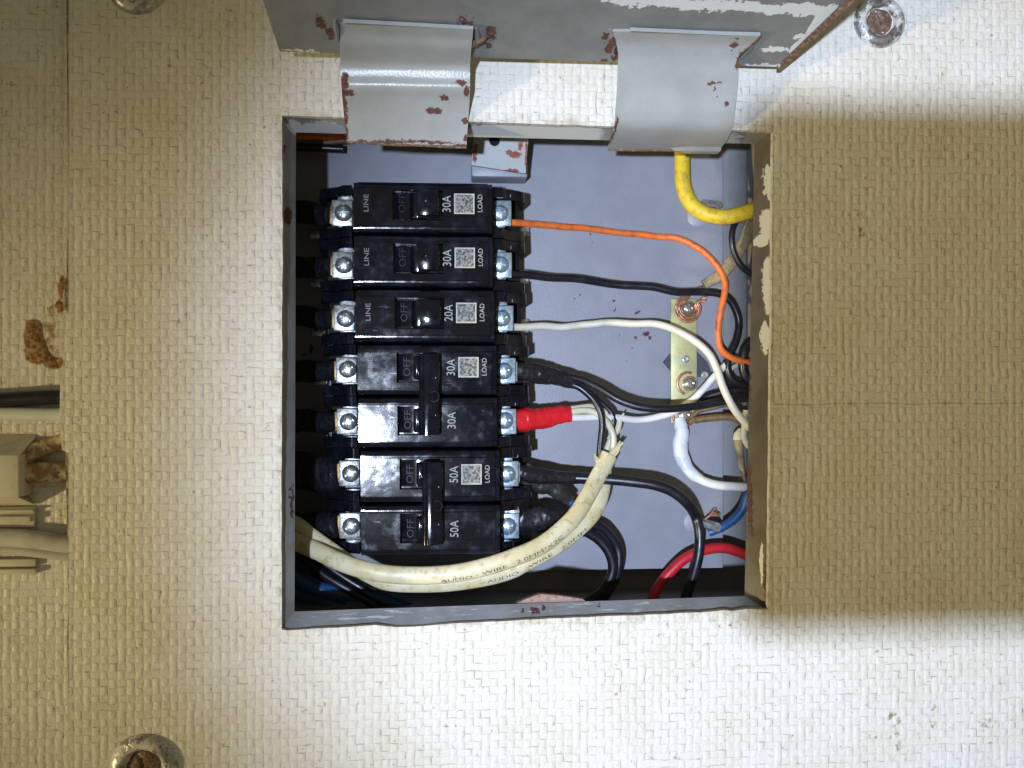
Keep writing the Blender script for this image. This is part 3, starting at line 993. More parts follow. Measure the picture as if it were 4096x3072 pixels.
def pole(br, i, kind, rating, label_sq):
    x0, y0, y1 = X0[i], Y[i], Y[i + 1]
    yc = (y0 + y1) / 2
    k = SC(x0, FD)
    zt, zb = P(x0, y0, FD).z, P(x0, y1, FD).z
    H = (zt - zb) / 216.0

    def prof(off=0, notch=None):
        pr = [(2.5, PLD), (2.5, FD + 40), (5, FD + 26), (7, FD + 14), (10, FD + 9), (14, FD + 6.4), (18, FD + 4.7), (22, FD + 3.6), (26, FD + 3.1), (30, FD + 3),
              (31, FD + 6), (33, FD + 6), (34.5, FD + 1), (37, FD + 3), (38, FD + 3)]
        if notch:
            pr += [(notch[0], FD + 3), (notch[0], FD + 52), (notch[1], FD + 52), (notch[1], FD + 4)]
        else:
            pr += [(40, FD + 3), (141, FD + 3), (143, FD + 3), (143.5, FD + 7), (146.5, FD + 7), (147, FD + 4), (149, FD + 4), (182, FD + 4)]
        pr += [(184, FD + 4), (185, FD + 7), (187, FD + 7), (188, FD + 3), (192, FD + 3.3), (196, FD + 4), (200, FD + 5.3), (204, FD + 7.3), (207, FD + 9.6), (210, FD + 15), (212, FD + 26), (213.5, FD + 40), (213.5, PLD)]
        return [(zt - a * H, b + off) for a, b in pr]
    X = lambda px: P(x0 + px, yc, FD).x
    rx0, rx1 = (158, 357) if kind == 1 else (157, 320)
    g = G()
    g.extrude(prof(14), 'x', X(0), X(17))
    g.extrude(prof(0), 'x', X(17.6), X(rx0))
    g.extrude(prof(0, (38.5, 160)), 'x', X(rx0), X(rx1))
    g.extrude(prof(0), 'x', X(rx1), X(539))
    g.extrude(prof(14), 'x', X(539.6), X(558))
    g.build('body', 'black', br, 24)
    # low base running out under the terminals
    xa, xb = P(x0 - 112, yc, 470).x, P(x0 + 668, yc, 470).x
    G().box(xa, xb, 520, PLD - 2, zb + 3, zt - 3, 6).build('base', 'matte_black', br)
    # barriers either side of both terminals
    for (fa, fb) in ((-143, 2), (556, 690)):
        for (za, zb2) in ((1.5, 44), (172, 214.5)):
            A, B = P(x0 + fa, yc, 410), P(x0 + fb, yc, 410)
            za_, zb_ = zt - zb2 * H, zt - za * H
            lf = fa < 0
            out_x, in_x = (A.x, B.x) if lf else (B.x, A.x)
            sgn = 1 if lf else -1
            pr = [(in_x, PLD - 3), (in_x, 345), (in_x - sgn * 42, 352), (in_x - sgn * 62, 385), (out_x + sgn * 22, 430), (out_x + sgn * 6, 446), (out_x, 470), (out_x, 620), (out_x + sgn * 20, PLD - 3)]
            gg = G().extrude(pr, 'z', za_, zb_)
            b = bmesh.new()
            vv = [b.verts.new(v) for v in gg.v]
            for f in gg.f:
                b.faces.new([vv[q] for q in f])
            bmesh.ops.dissolve_limit(b, angle_limit=.01, verts=b.verts[:], edges=b.edges[:])
            bmesh.ops.bevel(b, geom=b.edges[:], offset=2.5, segments=1, affect='EDGES')
            G().bm(b).build('barrier', 'black', br)
    # terminals
    yt = 1536 + (yc - 1536) * (D + FD) / (D + TD)
    terminal(br, x0 - 86, x0 - 2, yt - 52, yt + 52, x0 - 38, yt + R(-4, 4), 'zinc', R(-.6, .6), True)
    terminal(br, x0 + 560, x0 + 634, yt - 50, yt + 52, x0 + 586, yt + R(-4, 4), 'zinc_blue', R(-.6, .6), False)
    # printing
    word('rating_print', rating, x0 + 374, yc - 10, FD + 1.6, 66, 34, 'print', br)
    word('rocker_lettering', 'OFF', x0 + (196 if kind == 1 else 198), yc - 12, FD + 34, 74, 27, 'matte_black', br, 6)
    if label_sq:
        c = P(x0 + 445, yc - 10, FD + 1.8)
        a_ = 41 * k
        b_ = 36 * k
        g = G()
        for (u0, u1, w0, w1) in ((-a_, a_, b_, a_), (-a_, a_, -a_, -b_), (-a_, -b_, -b_, b_), (b_, a_, -b_, b_)):
            g.add([(c.x + u0, c.y, c.z + w0), (c.x + u1, c.y, c.z + w0), (c.x + u1, c.y, c.z + w1), (c.x + u0, c.y, c.z + w1)], [[0, 1, 2, 3]])
        g.build('label_border', 'label', br)
        G().add([(c.x - b_, c.y, c.z - b_), (c.x + b_, c.y, c.z - b_), (c.x + b_, c.y, c.z + b_), (c.x - b_, c.y, c.z + b_)], [[0, 1, 2, 3]]).build('label_field', 'label_in', br)
        word('load_print', 'LOAD', x0 + 508, yc - 12, FD + 1.6, 70, 19, 'print', br)
        word('line_lettering', 'LINE', x0 + 52, yc - 14, FD + 1.2, 70, 19, 'faint_print', br)
    # rocker drum in the window
    zc = P(x0, yc - 10, FD).z
    pr = []
    xA, xB = X(rx0 + 6), X(rx0 + 92)
    for t in range(9):
        s_ = t / 8
        pr.append((xA + (xB - xA) * s_, FD + 48 - 14 * math.sin(s_ * math.pi * .55)))
    pr += [(xB, FD + 60), (xA, FD + 60)]
    G().extrude(pr, 'z', zc - 53 * k, zc + 53 * k).build('rocker', 'black', br)
    return zc, k, X


def knob_mark(parent, px, py, d, r, mat='black'):
    """moulded round mark with strokes"""
    c = P(px, py, d)
    g = G()
    n = 26
    v, f = [], []
    for q, h in ((r, 0), (r - 1, 3), (r - 5, 3), (r - 6, 0)):
        for k in range(n):
            t = 2 * math.pi * k / n
            v.append(c + Vector((q * math.cos(t), -h, q * math.sin(t))))
    for i in range(3):
        for k in range(n):
            f.append([i * n + k, i * n + (k + 1) % n, (i + 1) * n + (k + 1) % n, (i + 1) * n + k])
    g.add(v, f)
    for (x, z, w, h) in ((0, 0, .75, .09), (-.25, .38, .09, .3), (.2, .35, .09, .35), (-.2, -.4, .09, .35), (.25, -.38, .09, .3), (0, .45, .35, .08), (0, -.5, .35, .08)):
        g.box(c.x + (x - w / 2 * 1.4) * r, c.x + (x + w / 2 * 1.4) * r, c.y - 3, c.y + 2, c.z + (z - h / 2) * r, c.z + (z + h / 2) * r, .8, 1)
    return g.build('moulded_mark', mat, parent)


breaker_txt = [
    ('single pole 30A circuit breaker with orange wire, topmost of the row', [0], '30A'),
    ('single pole 30A circuit breaker feeding a thin black wire, second from top', [1], '30A'),
    ('single pole 20A circuit breaker feeding the cream white wire', [2], '20A'),
    ('double pole 30A circuit breaker with red taped wire on its lower pole', [3, 4], '30A'),
    ('double pole 50A circuit breaker with two thick taped wires, bottom of the row', [5, 6], '50A'),
]
for label, poles, rating in breaker_txt:
    br = empty('circuit_breaker', P(1700, Y[poles[-1] + 1], PLD), label, 'circuit breaker', 'circuit breakers in the box')
    info = [pole(br, i, len(poles), rating, i == poles[0]) for i in poles]
    x0 = X0[poles[0]]
    zc, k, X = info[0]
    if len(poles) == 1:
        g = G().box(X(257), X(346), FD - 66, FD + 50, zc - 52 * k, zc + 50 * k, 3, 2, taper=(4, 3, 2, 2))
        g.box(X(218), X(300), FD - 12, FD + 50, zc - 56 * k, zc + 52 * k, 9, 3, taper=(24, 0, 4, 4))
        g.box(X(245), X(356), FD + 8, FD + 52, zc - 58 * k, zc + 55 * k, 4, 2)
        tg = g.build('toggle', 'black', br)
        yk = 1536 + ((Y[poles[0]] + Y[poles[0] + 1]) / 2 - 10 - 1536) * (D + FD) / (D + FD - 66)
        pxk = 1831 + (x0 + 302 - 1831) * (D + FD) / (D + FD - 66)
        knob_mark(tg, pxk, yk, FD - 66.5, 27)
    else:
        z2 = info[1][0]
        pr = [(X(249), FD + 50), (X(249), FD - 48), (X(252), FD - 58), (X(258), FD - 61), (X(266), FD - 66), (X(269), FD - 71.5), (X(272), FD - 74), (X(276), FD - 74.35), (X(280), FD - 74.6), (X(284), FD - 74.75), (X(288), FD - 74.7), (X(292), FD - 74.2), (X(297), FD - 71), (X(322), FD - 60), (X(329), FD - 52), (X(332), FD - 40), (X(332), FD + 50)]
        gg = G().extrude(pr, 'z', z2 - 52 * k, zc + 52 * k)
        b = bmesh.new()
        vv = [b.verts.new(v) for v in gg.v]
        for f in gg.f:
            b.faces.new([vv[q] for q in f])
        bmesh.ops.dissolve_limit(b, angle_limit=.01, verts=b.verts[:], edges=b.edges[:])
        es = [e for e in b.edges if e.is_valid and len(e.link_faces) == 2 and e.calc_face_angle(0) > .6]
        bmesh.ops.bevel(b, geom=es, offset=5, segments=2, affect='EDGES', profile=.5)
        g = G().bm(b)
        for zz in (zc, z2):
            g.box(X(221), X(252), FD - 20, FD + 50, zz - 48 * k, zz + 46 * k, 7, 2, taper=(8, 0, 2, 2))
        tg = g.build('toggle_bar', 'black', br, 34)
        ym = (Y[poles[0]] + Y[poles[1] + 1]) / 2
        pxk = 1831 + (x0 + 309 - 1831) * (D + FD) / (D + FD - 68)
        ymk = 1536 + (ym - 1536) * (D + FD) / (D + FD - 68)
        knob_mark(tg, pxk, ymk, FD - 67.5, 24, 'black')
        for dy in (-75, 75):
            c = P(pxk, ymk + dy, FD - 66)
            G().box(c.x - 10, c.x - 4, c.y - 2, c.y + 6, c.z - 4, c.z + 4, 1).box(c.x + 4, c.x + 10, c.y - 2, c.y + 6, c.z - 4, c.z + 4, 1).build('moulded_dot', 'emboss', tg)
    # spring clips that hold the base to the plate
    for i in poles:
        yc = (Y[i] + Y[i + 1]) / 2
        yf = 1536 + (yc + 22 - 1536) * (D + FD) / (D + PLD)
        gcl = G().pbox(X0[i] + 640, X0[i] + 706 - (i * 5), yf - 34, yf + 22, PLD - 40, PLD - 32, 3)
        gcl.lathe(P(X0[i] + 672 - i * 5, yf + 6, PLD - 40), [(28, 0), (26, 6), (18, 12), (0.6, 15)], 22)
        gcl.build('mounting_clip', 'zinc', br)
        G().pbox(X0[i] - 172, X0[i] - 120, yf + 4, yf + 34, PLD - 40, PLD - 32, 3).build('mounting_clip', 'zinc', br)

# ------------------------------------------------------------------ supply leads entering from the left
lead = [(848, 92, 1412), (1068, 84, 1414), (1264, 82, 1420), (1484, 86, 1429), (1680, 88, 1432), (1884, 152, 1441), (2112, 120, 1443)]
names = ['topmost', 'second from top', 'third from top', 'fourth from top', 'fifth from top', 'sixth and thickest', 'lowest']
for i, (y, w, x0) in enumerate(lead):
    sy = Y[i] / 2 + Y[i + 1] / 2
    yt = 1536 + (sy - 1536) * (D + FD) / (D + TD + 30)
    e = empty('supply_lead', P(1180, y, 560), f'black taped supply lead at the left of the breakers, {names[i]}', 'supply lead', 'supply leads on the left terminals')
    low = i == 6
    wire_part('insulation', [(1000, y + (-60 if low else R(-10, 14)), 600), (1090, y + (-30 if low else R(-8, 8)), 575), (1200, y, 545)], w * .8, 'black_wire', e)
    tape_part([(1120, y - 3, 570), (1180, y, 548), (1230, y + 2, 520), (1280, yt + 4, 480), (x0 - 88, yt, 418)], [w * .85, w, w * 1.02, w * .98, w * .86], 'black_tape', e, .75, 34, .13, i * 7)
    g = G().pbox(x0 - 94, x0 - 70, yt - 38, yt + 40, TD + 18, TD + 28, 3)
    g.build('lug', 'brass', e)

# ------------------------------------------------------------------ load wires on the right
wd = 560
o = wire('load_wire', [(2030, 893, 430), (2062, 893, 440), (2110, 896, 470), (2199, 902, 520), (2348, 915, 575), (2497, 932, 600), (2622, 944, 610), (2711, 955, 600), (2776, 982, 585), (2840, 1032, 570),
                   (2884, 1087, 560), (2901, 1141, 555), (2892, 1206, 555), (2877, 1276, 560), (2873, 1330, 565), (2882, 1389, 570), (2910, 1421, 575), (2945, 1438, 580), (3010, 1448, 590)], 27, 'orange',
     'thin orange wire from the top breaker curving down on the right', None, 'wire', 1, 7)
wire('load_wire', [(2030, 1096, 440), (2062, 1099, 450), (2199, 1109, 500), (2348, 1122, 540), (2448, 1137, 560), (2547, 1146, 565), (2622, 1151, 565), (2706, 1169, 570), (2796, 1169, 600), (2870, 1172, 600),
                   (2918, 1198, 605), (2945, 1246, 610), (2956, 1300, 610), (2945, 1364, 600), (2918, 1424, 590), (2911, 1479, 585), (2935, 1528, 590), (3000, 1548, 600)], 31, 'black_wire',
     'thin black wire from the second breaker running right behind the orange wire', None, 'wire', 1, 7)
wire('load_wire', [(2030, 1305, 440), (2057, 1307, 450), (2149, 1306, 500), (2249, 1309, 540), (2348, 1299, 540), (2423, 1292, 530), (2547, 1293, 520), (2622, 1297, 510), (2696, 1319, 490), (2771, 1359, 465),
                   (2835, 1414, 440), (2868, 1479, 420), (2888, 1538, 405), (2912, 1593, 400), (2945, 1648, 400), (3010, 1722, 420)], 30, 'white_wire',
     'cream white wire from the 20A breaker arching over the brass earth bar', None, 'wire', 1, 7)

# lower double pole: black taped pair on the upper pole
e = empty('taped_wire_pair', P(2065, 1483, 480), 'two black wires joined under shiny black tape at the 30A double breaker', 'wire pair')
tape_part([(2058, 1482, 440), (2090, 1484, 452), (2149, 1493, 470), (2249, 1513, 500), (2326, 1536, 515)], [58, 78, 84, 68, 52], 'black_tape', e, .7, 60, .14, 3)
G().pbox(2034, 2070, 1446, 1526, TD + 18, TD + 28, 3).build('lug', 'zinc', e)
wire_part('black_core', [(2280, 1510, 500), (2323, 1518, 480), (2398, 1553, 450), (2472, 1598, 425), (2547, 1625, 410), (2622, 1635, 405), (2696, 1634, 410), (2796, 1623, 430), (2895, 1606, 460), (3010, 1590, 500)], 32, 'black_wire', e)
wire_part('black_core', [(2280, 1535, 505), (2323, 1553, 500), (2368, 1593, 490), (2398, 1638, 480), (2409, 1690, 478), (2405, 1747, 480), (2400, 1800, 486), (2396, 1850, 492)], 28, 'black_wire', e)
wire_part('black_core', [(2290, 1530, 520), (2348, 1560, 528), (2413, 1618, 535), (2446, 1653, 535), (2455, 1690, 533), (2446, 1730, 530)], 25, 'black_wire', e)

e = empty('taped_white_wires', P(2065, 1680, 480), 'white wires bundled under bright red tape at the double 30A breaker', 'wire bundle')
tape_part([(2040, 1677, 440), (2065, 1678, 444), (2100, 1679, 452), (2164, 1674, 470), (2224, 1663, 480), (2284, 1658, 485)], [62, 84, 94, 88, 76, 62], 'red_tape', e, .62, 90, .15, 11)
wire_part('cream_core', [(2250, 1640, 495), (2323, 1629, 505), (2368, 1626, 515), (2415, 1645, 525), (2432, 1672, 530), (2455, 1710, 532), (2470, 1690, 540)], 22, 'cream_wire', e)
wire_part('cream_core', [(2250, 1652, 488), (2338, 1641, 492), (2388, 1654, 495), (2430, 1692, 500), (2452, 1742, 502), (2452, 1792, 500), (2440, 1850, 500)], 27, 'cream_wire', e)
wire_part('white_core', [(2250, 1672, 492), (2348, 1670, 505), (2410, 1668, 520), (2472, 1671, 545), (2547, 1680, 570), (2622, 1670, 580), (2696, 1646, 582), (2771, 1598, 580), (2820, 1548, 578), (2865, 1498, 580), (2925, 1440, 600)], 28, 'clean_white', e)
# torn second sheath with frayed cut ends
wire_part('cream_core', [(2478, 1680, 545), (2470, 1720, 540), (2450, 1745, 532), (2430, 1790, 528), (2415, 1840, 528)], 25, 'cream_wire', e)


def frayed(parent, cx, cy, d, tip, w, mat='sheath'):
    a, b = P(cx, cy, d), P(*tip)
    t = (b - a).normalized()
    s_ = t.cross(Vector((0, 1, 0))).normalized() * w
    q = [a - s_, a + s_, a.lerp(b, .6) + s_ * .8 + Vector((0, -10, 0)), b + s_ * .25, b - s_ * .2, a.lerp(b, .75) - s_ * .3, a.lerp(b, .55) - s_ * .9]
    n = len(q)
    G().add(q + [x + Vector((0, 7, 0)) for x in q], [list(range(n)), list(range(2 * n - 1, n - 1, -1))] + [[i, (i + 1) % n, n + (i + 1) % n, n + i] for i in range(n)]).build('cut_jacket', mat, parent)


# the two flat white cables that loop below the breakers
c1 = [(1060, 2100, 470), (1180, 2165, 400), (1274, 2206, 340), (1349, 2243, 300), (1448, 2277, 270), (1548, 2296, 258), (1647, 2302, 252), (1747, 2300, 250), (1846, 2289, 250), (1945, 2266, 255), (2050, 2232, 265),
      (2149, 2190, 285), (2224, 2138, 310), (2298, 2066, 345), (2348, 1989, 385), (2388, 1914, 430), (2416, 1862, 455), (2436, 1820, 470)]
c2 = [(1060, 2050, 500), (1180, 2095, 440), (1250, 2146, 400), (1324, 2200, 370), (1398, 2252, 345), (1475, 2300, 325), (1548, 2330, 315), (1647, 2338, 312), (1796, 2334, 312), (1945, 2312, 316), (2045, 2284, 325), (2099, 2256, 332),
      (2199, 2203, 352), (2259, 2163, 372), (2323, 2110, 400), (2368, 2064, 425), (2398, 2012, 450), (2414, 1950, 475), (2418, 1900, 495), (2420, 1850, 510)]


def flat_cable(lst, w, label, prints, seed):
    e = empty('flat_cable', P(1747, 2300, 260), label, 'cable')
    pts = PP(lst)
    k = SC(1750, 260)
    G().tube(pts, [w * .46 * k] + [w / 2 * k] * (len(lst) - 2) + [w * .52 * k], n=22, flat=.62, step=8).build('sheath', 'sheath', e, 60)
    # printing that follows the cable
    C, _, RR = path(pts, [w / 2 * k] * len(lst), 8)
    fr = frames(C)
    cum = [0]
    for a, b in zip(C, C[1:]):
        cum.append(cum[-1] + (b - a).length)

    def at(s_, off):
        for i in range(len(cum) - 1):
            if cum[i + 1] >= s_:
                break
        t = (s_ - cum[i]) / max(1e-6, cum[i + 1] - cum[i])
        c = C[i].lerp(C[i + 1], t)
        a = fr[i][0]
        b = fr[i][1]
        if b.y > 0:
            b = -b
        up = a if a.z > 0 or abs(a.z) < .01 else -a
        r = RR[i] * 1.012
        ang = off / r
        return c + up * (math.sin(ang) * r) + b * (math.cos(ang) * r * .62) + Vector((0, -.8, 0))

    def nearest(px, py):
        best = min(range(len(C)), key=lambda i: (C[i] - P(px, py, C[i].y)).length)
        return cum[best]
    for body, pa, pb, h, off in prints:
        vs, fs, tw, thh = text_mesh(body)
        sa, sb = nearest(*pa), nearest(*pb)
        if sb < sa:
            sa, sb = sb, sa
        q = [at(sa + (x / tw) * (sb - sa), off + (y / thh - .5) * h) for x, y in vs]
        G().add(q, fs).build('cable_print', 'ink', e)
    return e


e1 = flat_cable(c1, 73, 'thick grimy white flat cable with printed lettering, front of two below breakers',
                [('AUDIO', (1764, 2315), (1890, 2300), 15, -27), ('·', (1905, 2295), (1909, 2293), 4, -24), ('WIRE', (1930, 2290), (2028, 2260), 16, -24), ('2.0MM²X2C', (2066, 2245), (2246, 2140), 19, -22)], 1)
frayed(e1, 2430, 1840, 452, (2492, 1770, 470), 18)
frayed(e1, 2446, 1830, 462, (2482, 1764, 485), 13)
frayed(e1, 2398, 1862, 446, (2378, 1815, 440), 12)
e2 = flat_cable(c2, 66, 'white flat cable half hidden behind the thicker printed cable',
                [('AUDIO', (1945, 2320), (2072, 2285), 15, -12), ('WIRE', (2112, 2262), (2200, 2210), 15, -14), ('2.0MM', (2234, 2190), (2330, 2110), 15, -16)], 2)
frayed(e2, 2440, 1760, 530, (2496, 1652, 540), 15)
frayed(e2, 2455, 1700, 535, (2453, 1640, 545), 10)

# 50 A outputs
e = empty('output_cable', P(2075, 1890, 480), 'thick black wire taped onto the upper pole of the 50A breaker', 'cable')
tape_part([(2066, 1888, 440), (2085, 1890, 448), (2149, 1903, 462), (2249, 1910, 480), (2350, 1914, 495)], [54, 70, 68, 52, 46], 'black_tape', e, .8, 40, .10, 21)
tape_part([(2080, 1900, 500), (2150, 1925, 515), (2220, 1955, 525), (2285, 2000, 535)], [60, 84, 70, 50], 'dull_tape', e, .6, 60, .22, 25)
G().pbox(2040, 2080, 1850, 1930, TD + 18, TD + 28, 3).build('lug', 'zinc', e)
wire_part('insulation', [(2300, 1911, 490), (2448, 1919, 460), (2547, 1929, 440), (2622, 1941, 430), (2690, 1967, 430), (2746, 2011, 440), (2781, 2063, 490), (2797, 2123, 480), (2797, 2197, 475), (2781, 2277, 480), (2745, 2386, 500), (2715, 2470, 520)], 42, 'black_wire', e)
wire('blue_sleeve', [(2260, 1985, 540), (2283, 2008, 540), (2300, 2030, 545), (2310, 2070, 560)], 34, 'blue_wire', 'short blue insulated wire end peeking between tape and white cable', None, 'wire')
e = empty('output_cable', P(2065, 2080, 480), 'pair of black wires taped onto the lower pole of the 50A breaker', 'cable')
tape_part([(2066, 2078, 450), (2090, 2080, 455), (2149, 2076, 465), (2224, 2074, 480), (2300, 2092, 500), (2350, 2110, 520)], [80, 104, 112, 112, 100, 84], 'black_tape', e, .6, 80, .16, 31)
G().pbox(2040, 2078, 2036, 2120, TD + 18, TD + 28, 3).build('lug', 'zinc', e)
wire_part('insulation', [(2300, 2085, 520), (2398, 2108, 540), (2440, 2143, 550), (2468, 2188, 555), (2477, 2237, 555), (2466, 2300, 560), (2430, 2370, 575), (2380, 2440, 590)], 40, 'black_wire', e)
wire_part('insulation', [(2300, 2110, 505), (2358, 2133, 515), (2403, 2165, 520), (2438, 2212, 522), (2452, 2267, 525), (2440, 2315, 530), (2410, 2365, 540), (2340, 2420, 560)], 42, 'black_wire', e)

# ------------------------------------------------------------------ other wires at the right
wire('yellow_cable', [(2724, 420, 640), (2729, 520, 610), (2729, 674, 575), (2733, 739, 560), (2751, 793, 545), (2786, 836, 530), (2835, 860, 520), (2895, 868, 515), (2955, 858, 515), (3040, 832, 520)], 62, 'yellow_wire',
     'thick yellow cable bending from the top into the right side', None, 'cable', 1, 0, 18)
wire('red_wire', [(2595, 2440, 560), (2612, 2391, 560), (2641, 2337, 560), (2686, 2282, 560), (2736, 2237, 562), (2796, 2207, 566), (2855, 2193, 572), (2910, 2194, 580), (2980, 2217, 590), (3030, 2240, 600)], 42, 'red_wire',
     'red wire arching across the lower right corner of the box', None, 'wire')
e = empty('blue_earth_wire', P(2835, 2133, 640), 'blue wire with frayed copper end bolted to the stud at lower right', 'wire')
wire_part('insulation', [(2835, 2130, 660), (2885, 2110, 640), (2935, 2078, 610), (2972, 2030, 590), (2990, 1970, 590), (3010, 1900, 600)], 36, 'blue_wire', e)
g = G()
for t in range(7):
    g.tube(PP([(2800 + t * 5, 2090 - t * 3, 640), (2840 + t * 3, 2066 - t * 4 + R(-5, 5), 632), (2870 + R(-3, 12), 2062 + R(-10, 12), 640)]), 2.6, 6, step=8)
g.build('copper_strands', 'copper_bright', e)


def stud(cx, cy, d, dx, dz, r, label):
    """threaded stud leaning out of the plate"""
    c = P(cx, cy, PLD)
    tip = P(cx + dx, cy + dz, d)
    ax = (tip - c)
    n = 16
    m_ = 26
    v, f = [], []
    rot = ax.normalized().to_track_quat('Z', 'Y').to_matrix()
    for i in range(m_ + 1):
        q = i / m_
        for k in range(n):
            t = 2 * math.pi * k / n
            rr = r * (1 + .09 * math.sin(i * 2.4 + t))
            v.append(c + ax * q + rot @ Vector((rr * math.cos(t), rr * math.sin(t), 0)))
    for i in range(m_):
        for k in range(n):
            f.append([i * n + k, i * n + (k + 1) % n, (i + 1) * n + (k + 1) % n, (i + 1) * n + k])
    f.append([m_ * n + k for k in range(n)])
    o = G().add(v, f).build('threaded_stud', 'zinc', None, 60)
    tag(o, label, 'stud')


stud(2800, 2088, 520, 68, 22, 22, 'threaded steel stud beside the blue wire end')
stud(2815, 812, 560, 64, 8, 17, 'small threaded steel stud beside the yellow cable')
wire('black_loop_wire', [(3040, 838, 600), (2995, 850, 590), (2955, 872, 585), (2932, 913, 580), (2927, 962, 580), (2940, 1020, 585), (2972, 1072, 590), (3030, 1110, 600)], 24, 'black_wire',
     'thin black wire looped below the yellow cable at the right edge', None, 'wire')
e = empty('earth_wire', P(2820, 1141, 650), 'tan cloth taped earth wire with copper strands wound round the bar screw', 'wire')
tape_part([(3010, 880, 640), (2985, 950, 640), (2945, 1022, 640), (2890, 1095, 640), (2815, 1140, 645)], [44, 48, 50, 50, 40], 'tan_tape', e, .7, 70, .14, 41)
sc_ = P(2752, 1234, 630)
for t in range(6):
    r0 = 38 + t * 4.0
    pts = PP([(2812 - t * 3, 1146 + t * 4, 640 - t), (2775 - t * 3, 1160 + t * 3, 634 - t)])
    for q in range(14):
        an = math.radians(105 + q * 22)
        pts.append(sc_ + Vector((r0 * math.cos(an) * 1.0 + 2 * math.sin(t * 3 + q), -2 + 3 * math.sin(t * 2.1 + q * .7), r0 * math.sin(an) * (1.12 if t % 2 else 1.0))))
    pts.append(sc_ + Vector((66 + t * 5, -6 - t, 34 + (t % 3) * 10)))
    G().tube(pts, 5.6, 8, step=7).build('copper_strand', 'copper', e, 60)

bar = empty('earth_bar', P(2738, 1690, 660), 'pale yellow metal earth bar with three screws on the back plate', 'earth bar')
G().pbox(2684, 2788, 1196, 1692, 655, 671, 3).build('bar', 'yellow_zinc', bar)
G().lathe(P(2743, 1437, 655), [(19, 0), (17, 5), (12, 7), (11, 3), (1, 2)], 22).build('rivet', 'zinc', bar)
for nm, (sx, sy, rr) in zip(('a', 'b', 'c'), ((2752, 1234, 35), (2758, 1534, 34), (2738, 1660, 34))):
    s_ = G().lathe(P(sx, sy, 655), [(rr + 3, 0), (rr + 3, 6), (rr, 9), (rr - 3, 9)], 28)
    s_.screw(P(sx, sy, 646), rr - 4, 18, .1, False).build('screw', 'old_zinc', bar, 40)
G().tube([P(2752 + 42 * math.cos(math.radians(a_)), 1534 - 44 * math.sin(math.radians(a_)), 650) for a_ in range(70, 260, 15)], 7, 8, step=6).build('copper_crescent', 'copper_bright', bar)
tri = PP([(2690, 1405, 676), (2655, 1448, 676), (2690, 1490, 676), (2790, 1510, 676), (2850, 1500, 676), (2830, 1450, 676), (2785, 1405, 676)])
n = len(tri)
G().add(tri + [v + Vector((0, 22, 0)) for v in tri], [list(range(n)), list(range(2 * n - 1, n - 1, -1))] + [[i, (i + 1) % n, n + (i + 1) % n, n + i] for i in range(n)]).build('insulator', 'ins', bar)
G().lathe(P(2818, 1500, 668), [(20, 0), (20, 14), (14, 18), (1, 18)], 18).build('bolt_head', 'zinc', bar)

e = empty('white_taped_wire', P(2725, 1690, 640), 'thick white taped wire hanging from the lower end of the earth bar', 'wire')
tape_part([(2718, 1672, 640), (2724, 1705, 630), (2728, 1735, 622), (2720, 1785, 612), (2732, 1840, 600), (2762, 1888, 590), (2800, 1916, 585)], [40, 54, 60, 62, 58, 50, 40], 'white_tape', e, .75, 62, .07, 51)
wire_part('insulation', [(2780, 1902, 588), (2815, 1924, 585), (2870, 1940, 585), (2945, 1947, 590), (3030, 1952, 600)], 36, 'clean_white', e)
e = empty('brown_wire', P(2776, 1677, 640), 'brown cloth covered wire from the lowest earth bar screw', 'wire')
wire_part('insulation', [(2780, 1680, 640), (2845, 1671, 632), (2920, 1668, 622), (2975, 1690, 615), (3030, 1710, 615)], 30, 'brown_wire', e)
G().tube([P(2738 + 46 * math.cos(math.radians(a_)), 1660 - 42 * math.sin(math.radians(a_)), 650) for a_ in range(150, 350, 18)] + [P(2786, 1680, 642)], 7, 8, step=6).build('copper_end', 'copper', e)
wire('brown_wire', [(2740, 1690, 655), (2790, 1648, 646), (2845, 1632, 640), (2900, 1618, 636), (3010, 1590, 640)], 20, 'brown_wire', 'thin brown wire rising right from the lower earth bar screw', None, 'wire')
wire('black_return_wire', [(2800, 1600, 640), (2850, 1580, 630), (2920, 1562, 620), (3010, 1556, 620)], 34, 'black_wire', 'black wire below the earth bar going out at the right edge', None, 'wire')
wire('cream_wire', [(2925, 1475, 640), (2960, 1458, 635), (2978, 1500, 640), (2990, 1560, 650)], 18, 'cream_wire', 'short cream wire end below the orange wire at the right', None, 'wire')
wire('black_coil_wire', [(3010, 1360, 600), (2980, 1400, 595), (2972, 1450, 595), (2985, 1510, 600), (3020, 1540, 605)], 40, 'black_wire', 'thick black wire tucked behind the right frame side', None, 'wire')
e = empty('joint_cap', P(2955, 1725, 660), 'dusty white joint cap on thin wires at the right edge', 'joint cap')
G().tube(PP([(2962, 1715, 640), (2954, 1740, 640), (2954, 1758, 640)]), [10, 24, 27], 14).build('cap', 'cream_wire', e, 60)
G().tube(PP([(2954, 1756, 642), (2960, 1830, 645), (2975, 1900, 650), (2995, 1990, 660)]), [22, 17, 9, 7], 14).build('cap_skirt', 'tan_tape', e, 60)
wire('white_wire', [(2985, 1640, 600), (2978, 1700, 605), (2980, 1760, 610), (3010, 1800, 620)], 26, 'grey_cable', 'grey white wire standing against the right frame side', None, 'wire')

